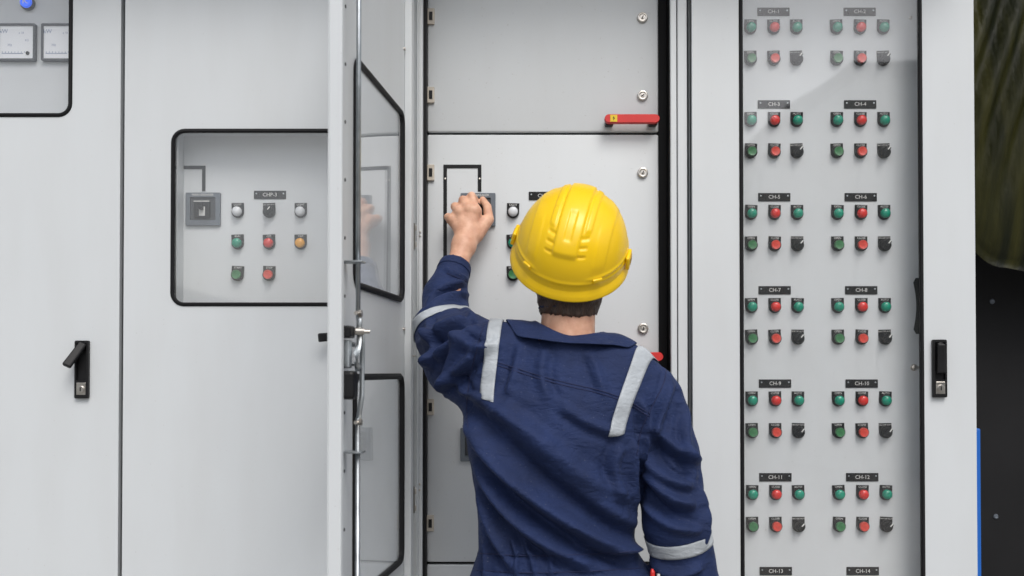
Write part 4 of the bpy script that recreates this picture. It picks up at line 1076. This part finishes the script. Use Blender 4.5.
# collar: folded over, resting on the shoulders
def collar():
    n = 96; rows = []; cx0, cz0 = nk0[0] + .004, 0; c0 = Vector((PX(569, YB), YB + .004, 0))
    for i in range(n + 1):
        a = R(-90 - 150 + 300 * i / n)           # -90 = nape
        d = Vector((math.cos(a), math.sin(a) * 1.05, 0)); side = math.cos(a)     # -1 left, +1 right
        back = max(0, -math.sin(a))
        fr_ = max(0, math.sin(a))
        ztop = PZ(336, -.38) + .032 * max(0, -side) ** 1.5 + .010 * max(0, side) ** 1.5 - .02 * fr_
        rin = .0635
        wd = .022 + .030 * abs(side) ** 1.5 + .010 * fr_ + (.010 if side > .8 else 0)
        p_in = c0 + d * (rin - .004); p_in.z = ztop - .030
        p_t0 = c0 + d * rin; p_t0.z = ztop - .004
        p_t1 = c0 + d * (rin + .004); p_t1.z = ztop
        p_t2 = c0 + d * (rin + .009); p_t2.z = ztop - .004
        out = [p_in, p_t0, p_t1, p_t2]
        zend = None
        for q in (.33, .66, 1.0):
            r = rin + .009 + wd * q; p = c0 + d * r
            h = bvh.ray_cast(Vector((p.x, p.y, 1.75)), Vector((0, 0, -1)), .5)
            zl_ = ztop - .004 - wd * q * .5 + (.010 * q * q if -.35 < math.sin(a) < .45 and side > 0 else 0)
            z = h[0].z if h[0] is not None else zl_
            p.z = max(z + .005, zl_) if z > zl_ - .03 else zl_; out.append(p)
        rows.append(out)
    G = blur(rows, 3)
    b = bmesh.new(); V = [[b.verts.new(p) for p in r] for r in G]
    for i in range(n):
        for k in range(len(V[0]) - 1): b.faces.new([V[i][k], V[i][k + 1], V[i + 1][k + 1], V[i + 1][k]])
    fixn(b); o = part('collar', b, M['navy'], cov, True)
    s_ = o.modifiers.new('s', 'SOLIDIFY'); s_.thickness = .0035; s_.offset = 0; u = o.modifiers.new('u', 'SUBSURF'); u.levels = 1; u.render_levels = 2
collar()

def cam_path(pts, n=60):
    """seam line on the cloth: points found on the garment surface"""
    q = [Vector((a, c)) for a, c in pts]
    for _ in range(3):
        r = [q[0]]
        for a, c in zip(q, q[1:]): r += [a * .75 + c * .25, a * .25 + c * .75]
        q = r + [q[-1]]
    out = []
    for a in q:
        d = (P(a.x, a.y, 0) - CAMP).normalized(); h = bvh.ray_cast(CAMP, d, 3)
        if h[0] is not None and h[0].y < -.05: out.append(h[0] + h[1] * .0002)
    return out
for pts in ([(480, 358), (494, 361), (539, 376), (575, 385), (600, 390), (628, 400), (650, 414)], [(480, 361), (494, 364), (539, 379), (575, 388), (600, 393), (628, 403), (650, 417)],
            [(484, 324), (478, 345), (470, 375), (466, 405), (468, 428)], [(667, 366), (664, 385), (651, 408), (640, 432), (637, 455)],
            [(477, 553), (520, 556), (580, 555), (640, 551)], [(476, 570), (520, 573), (580, 572), (641, 568)], [(447, 273), (456, 277), (468, 282)]):
    g_ = cam_path(pts)
    if len(g_) > 4:
        b = bmesh.new(); tube(b, g_, .0011, 6, 0); part('seam', fixn(b), M['thread'], cov, True)
# cuff of the raised sleeve
G = band(Vector(cf) - (Vector(cf) - Vector(md)).normalized() * .012, Vector(cf) - Vector(md), .020, off_=.0008, maxr=.08)
sheet('cuff', G, M['navy'], cov, .0014, True)
# boots
for an in (anL, anR):
    f = Field(axis([(an.x - .09, an.x + .09, .006)]), axis([(an.y - .12, an.y + .24, .006)]), axis([(-.02, .25, .006)]))
    f.cone((an.x, an.y, .20), (an.x, an.y - .01, .06), .060, .052, 0); f.cone((an.x, an.y - .02, .045), (an.x, an.y + .15, .045), .045, .045, .03, sq=(0, 1.05))
    X, Y, Z = f.g((slice(None),) * 3); f.d = np.maximum(f.d, .001 - Z).astype(np.float32)
    v_, f_ = f.mesh(); part('boot', np_mesh('boot', smooth_np(v_, f_, 1, .4), f_), M['boot'])

# ---- hard hat
def hardhat():
    HC = Vector(B(571, 251.5, -.325))
    RX, RY, RZ = .1095, .128, .126
    nu, nv = 240, 96
    def sst(e0, e1, x): t = min(1, max(0, (x - e0) / (e1 - e0))); return t * t * (3 - 2 * t)
    rows = []
    for j in range(nv + 1):
        v = j / nv; row = []
        for i in range(nu):
            a = 2 * PI * i / nu; ca, sa = math.cos(a), math.sin(a)     # sa>0 is the front
            if v < .86:
                ph = (v / .86) * R(90)
                rad = math.sin(ph) ** .92; hz = math.cos(ph)
                x, y, z = RX * rad * ca, RY * rad * sa, RZ * (hz ** .93 if hz > 0 else 0)
                # relief
                h = 0
                ctr = 1 - sst(.0205, .0245, abs(x) )                       # central ridge
                zr_ = sst(-.30, -.18, y / RY) if False else 1
                back_end = sst(.018, .030, z - .042 - .0 * y) if y < 0 else sst(.0, .02, z - .05)
                h += .0042 * ctr * back_end
                slot = (1 - sst(.0055, .0078, abs(x))) * sst(.086, .092, z) * (1 if y < .02 else 0) * (1 - sst(.118, .122, z))
                h -= .0025 * slot
                for s in (-1, 1):
                    q = abs(x - s * .0335); m_ = (1 - sst(.0045, .0065, q))
                    h += .0024 * m_ * sst(.098, .104, z)
                    # little notches beside the ridge
                    for zn in (.094, .081, .067):
                        h -= .0022 * (1 - sst(.006, .009, abs(x - s * .031))) * (1 - sst(.0014, .0032, abs(z - zn))) * (1 if y < 0 else 0)
                    q2 = abs(x - s * .064 * (1 if True else 0)); h += .0013 * (1 - sst(.009, .013, q2)) * sst(.03, .05, z) * (1 - sst(.095, .11, z))
                # rain gutter line
                h += .0022 * math.exp(-((z - .020 - .008 * abs(ca)) / .0028) ** 2) * sst(.35, .6, abs(ca) + .0) 
                h += .0016 * math.exp(-((z - .016) / .003) ** 2)
                nrm = Vector((x / RX ** 2, y / RY ** 2, z / RZ ** 2)).normalized()
                p = Vector((x, y, z)) + nrm * h
            else:
                t = (v - .86) / .14
                peak = .040 * max(0, sa) ** 2.2 + .000 * max(0, -sa)
                side = .003 * abs(ca)
                ex = (.0075 + peak + side) * t
                p = Vector(((RX + ex * .8) * ca if abs(ca) > 0 else 0, (RY + ex) * sa, -.012 * t - .004 * t * t - .004 * t * max(0, sa)))
                if t > .72: p.z -= .003 * (t - .72) / .28
            row.append(p)
        rows.append(row)
    b = bmesh.new(); V = [[b.verts.new(p) for p in r] for r in rows[1:]]; top = b.verts.new(rows[0][0])
    for i in range(nu): b.faces.new([top, V[0][i], V[0][(i + 1) % nu]])
    for j in range(len(V) - 1):
        for i in range(nu): b.faces.new([V[j][i], V[j + 1][i], V[j + 1][(i + 1) % nu], V[j][(i + 1) % nu]])
    fixn(b)
    MT = Matrix.Translation(HC) @ Matrix.Rotation(R(7), 4, 'Y') @ Matrix.Rotation(R(43), 4, 'X') @ Matrix.Rotation(R(-9), 4, 'Z')
    # tip backwards: the crown turns towards the camera
    bmesh.ops.transform(b, matrix=MT, verts=b.verts)
    o = part('hard_hat', b, M['helmet'], person, True)
    s_ = o.modifiers.new('s', 'SOLIDIFY'); s_.thickness = .0028; s_.offset = -1
    for s in (-1, 1):     # accessory slots on the sides
        b = bmesh.new(); box(b, -.004, .004, -.018, .018, -.012, .016, .003, 0, 3); box(b, s * .0042 - .001, s * .0042 + .001, -.010, .010, -.004, .010, .0005, 1)
        bmesh.ops.transform(b, matrix=MT @ Matrix.Translation((s * (RX + .0045), -.004, .012)) @ Matrix.Rotation(R(-s * 8), 4, 'Y'), verts=b.verts)
        part('accessory_slot', b, [M['helmet'], M['helmet_dark']], o, R(40))
        b = bmesh.new(); a = R(-90 + s * 38)
        box(b, -.010, .010, -.004, .004, -.005, .005, .002, 0, 2); bmesh.ops.transform(b, matrix=MT @ Matrix.Translation((RX * 1.0 * math.cos(a), RY * 1.0 * math.sin(a), .020)) @ Matrix.Rotation(a + R(90), 4, 'Z'), verts=b.verts)
        part('brim_clip', b, M['helmet'], o, R(40))
hardhat()
# pen ends beside the hip
b = bmesh.new(); p = Vector(B(652.5, 572, -.41)); q = Vector(B(658.5, 574, -.41))
tube(b, [p + Vector((0, 0, .0)), p + Vector((.003, .0, -.13))], .0045, 12, 0); tube(b, [p + Vector((-.0004, 0, .006)), p + Vector((0, 0, 0))], [.0018, .0045], 12, 0)
tube(b, [q, q + Vector((-.005, 0, -.12))], .0032, 12, 1)
o = obj('marker_pen', fixn(b), [M['red_handle'], M['white']], None, None, R(40)); tag(o, 'red and white pen ends showing between the sleeve and hip of the worker', 'pen')

# ------------------------------------------------------------------ light
w = bpy.data.worlds.new('World'); S.world = w; w.use_nodes = True
nt = w.node_tree; bg = nt.nodes['Background']; sky = nt.nodes.new('ShaderNodeTexSky'); sky.sky_type = 'NISHITA'; sky.sun_disc = False
EL, AZ = R(50), R(162)     # azimuth clockwise from +Y: behind the camera, a little to the left
sky.sun_elevation = EL; sky.sun_rotation = AZ; sky.dust_density = 3; sky.air_density = 1; sky.ozone_density = 1
hs = nt.nodes.new('ShaderNodeHueSaturation'); hs.inputs['Saturation'].default_value = .38
nt.links.new(sky.outputs[0], hs.inputs['Color']); nt.links.new(hs.outputs[0], bg.inputs['Color']); bg.inputs['Strength'].default_value = .15
sd = bpy.data.lights.new('sun', 'SUN'); sd.energy = 1.0; sd.angle = R(28); sd.color = (1, .97, .93)
so = bpy.data.objects.new('sun', sd); col.objects.link(so)
dv = Vector((math.sin(AZ) * math.cos(EL), math.cos(AZ) * math.cos(EL), math.sin(EL)))
so.rotation_euler = (-dv).to_track_quat('-Z', 'Y').to_euler(); so.location = dv * 8 
vs_ = S.view_settings; vs_.view_transform = 'Standard'; vs_.look = 'None'; vs_.gamma = 1; vs_.exposure = .28; vs_.use_curve_mapping = False
S.cycles.max_bounces = 8; S.cycles.transparent_max_bounces = 12; S.cycles.use_denoising = True
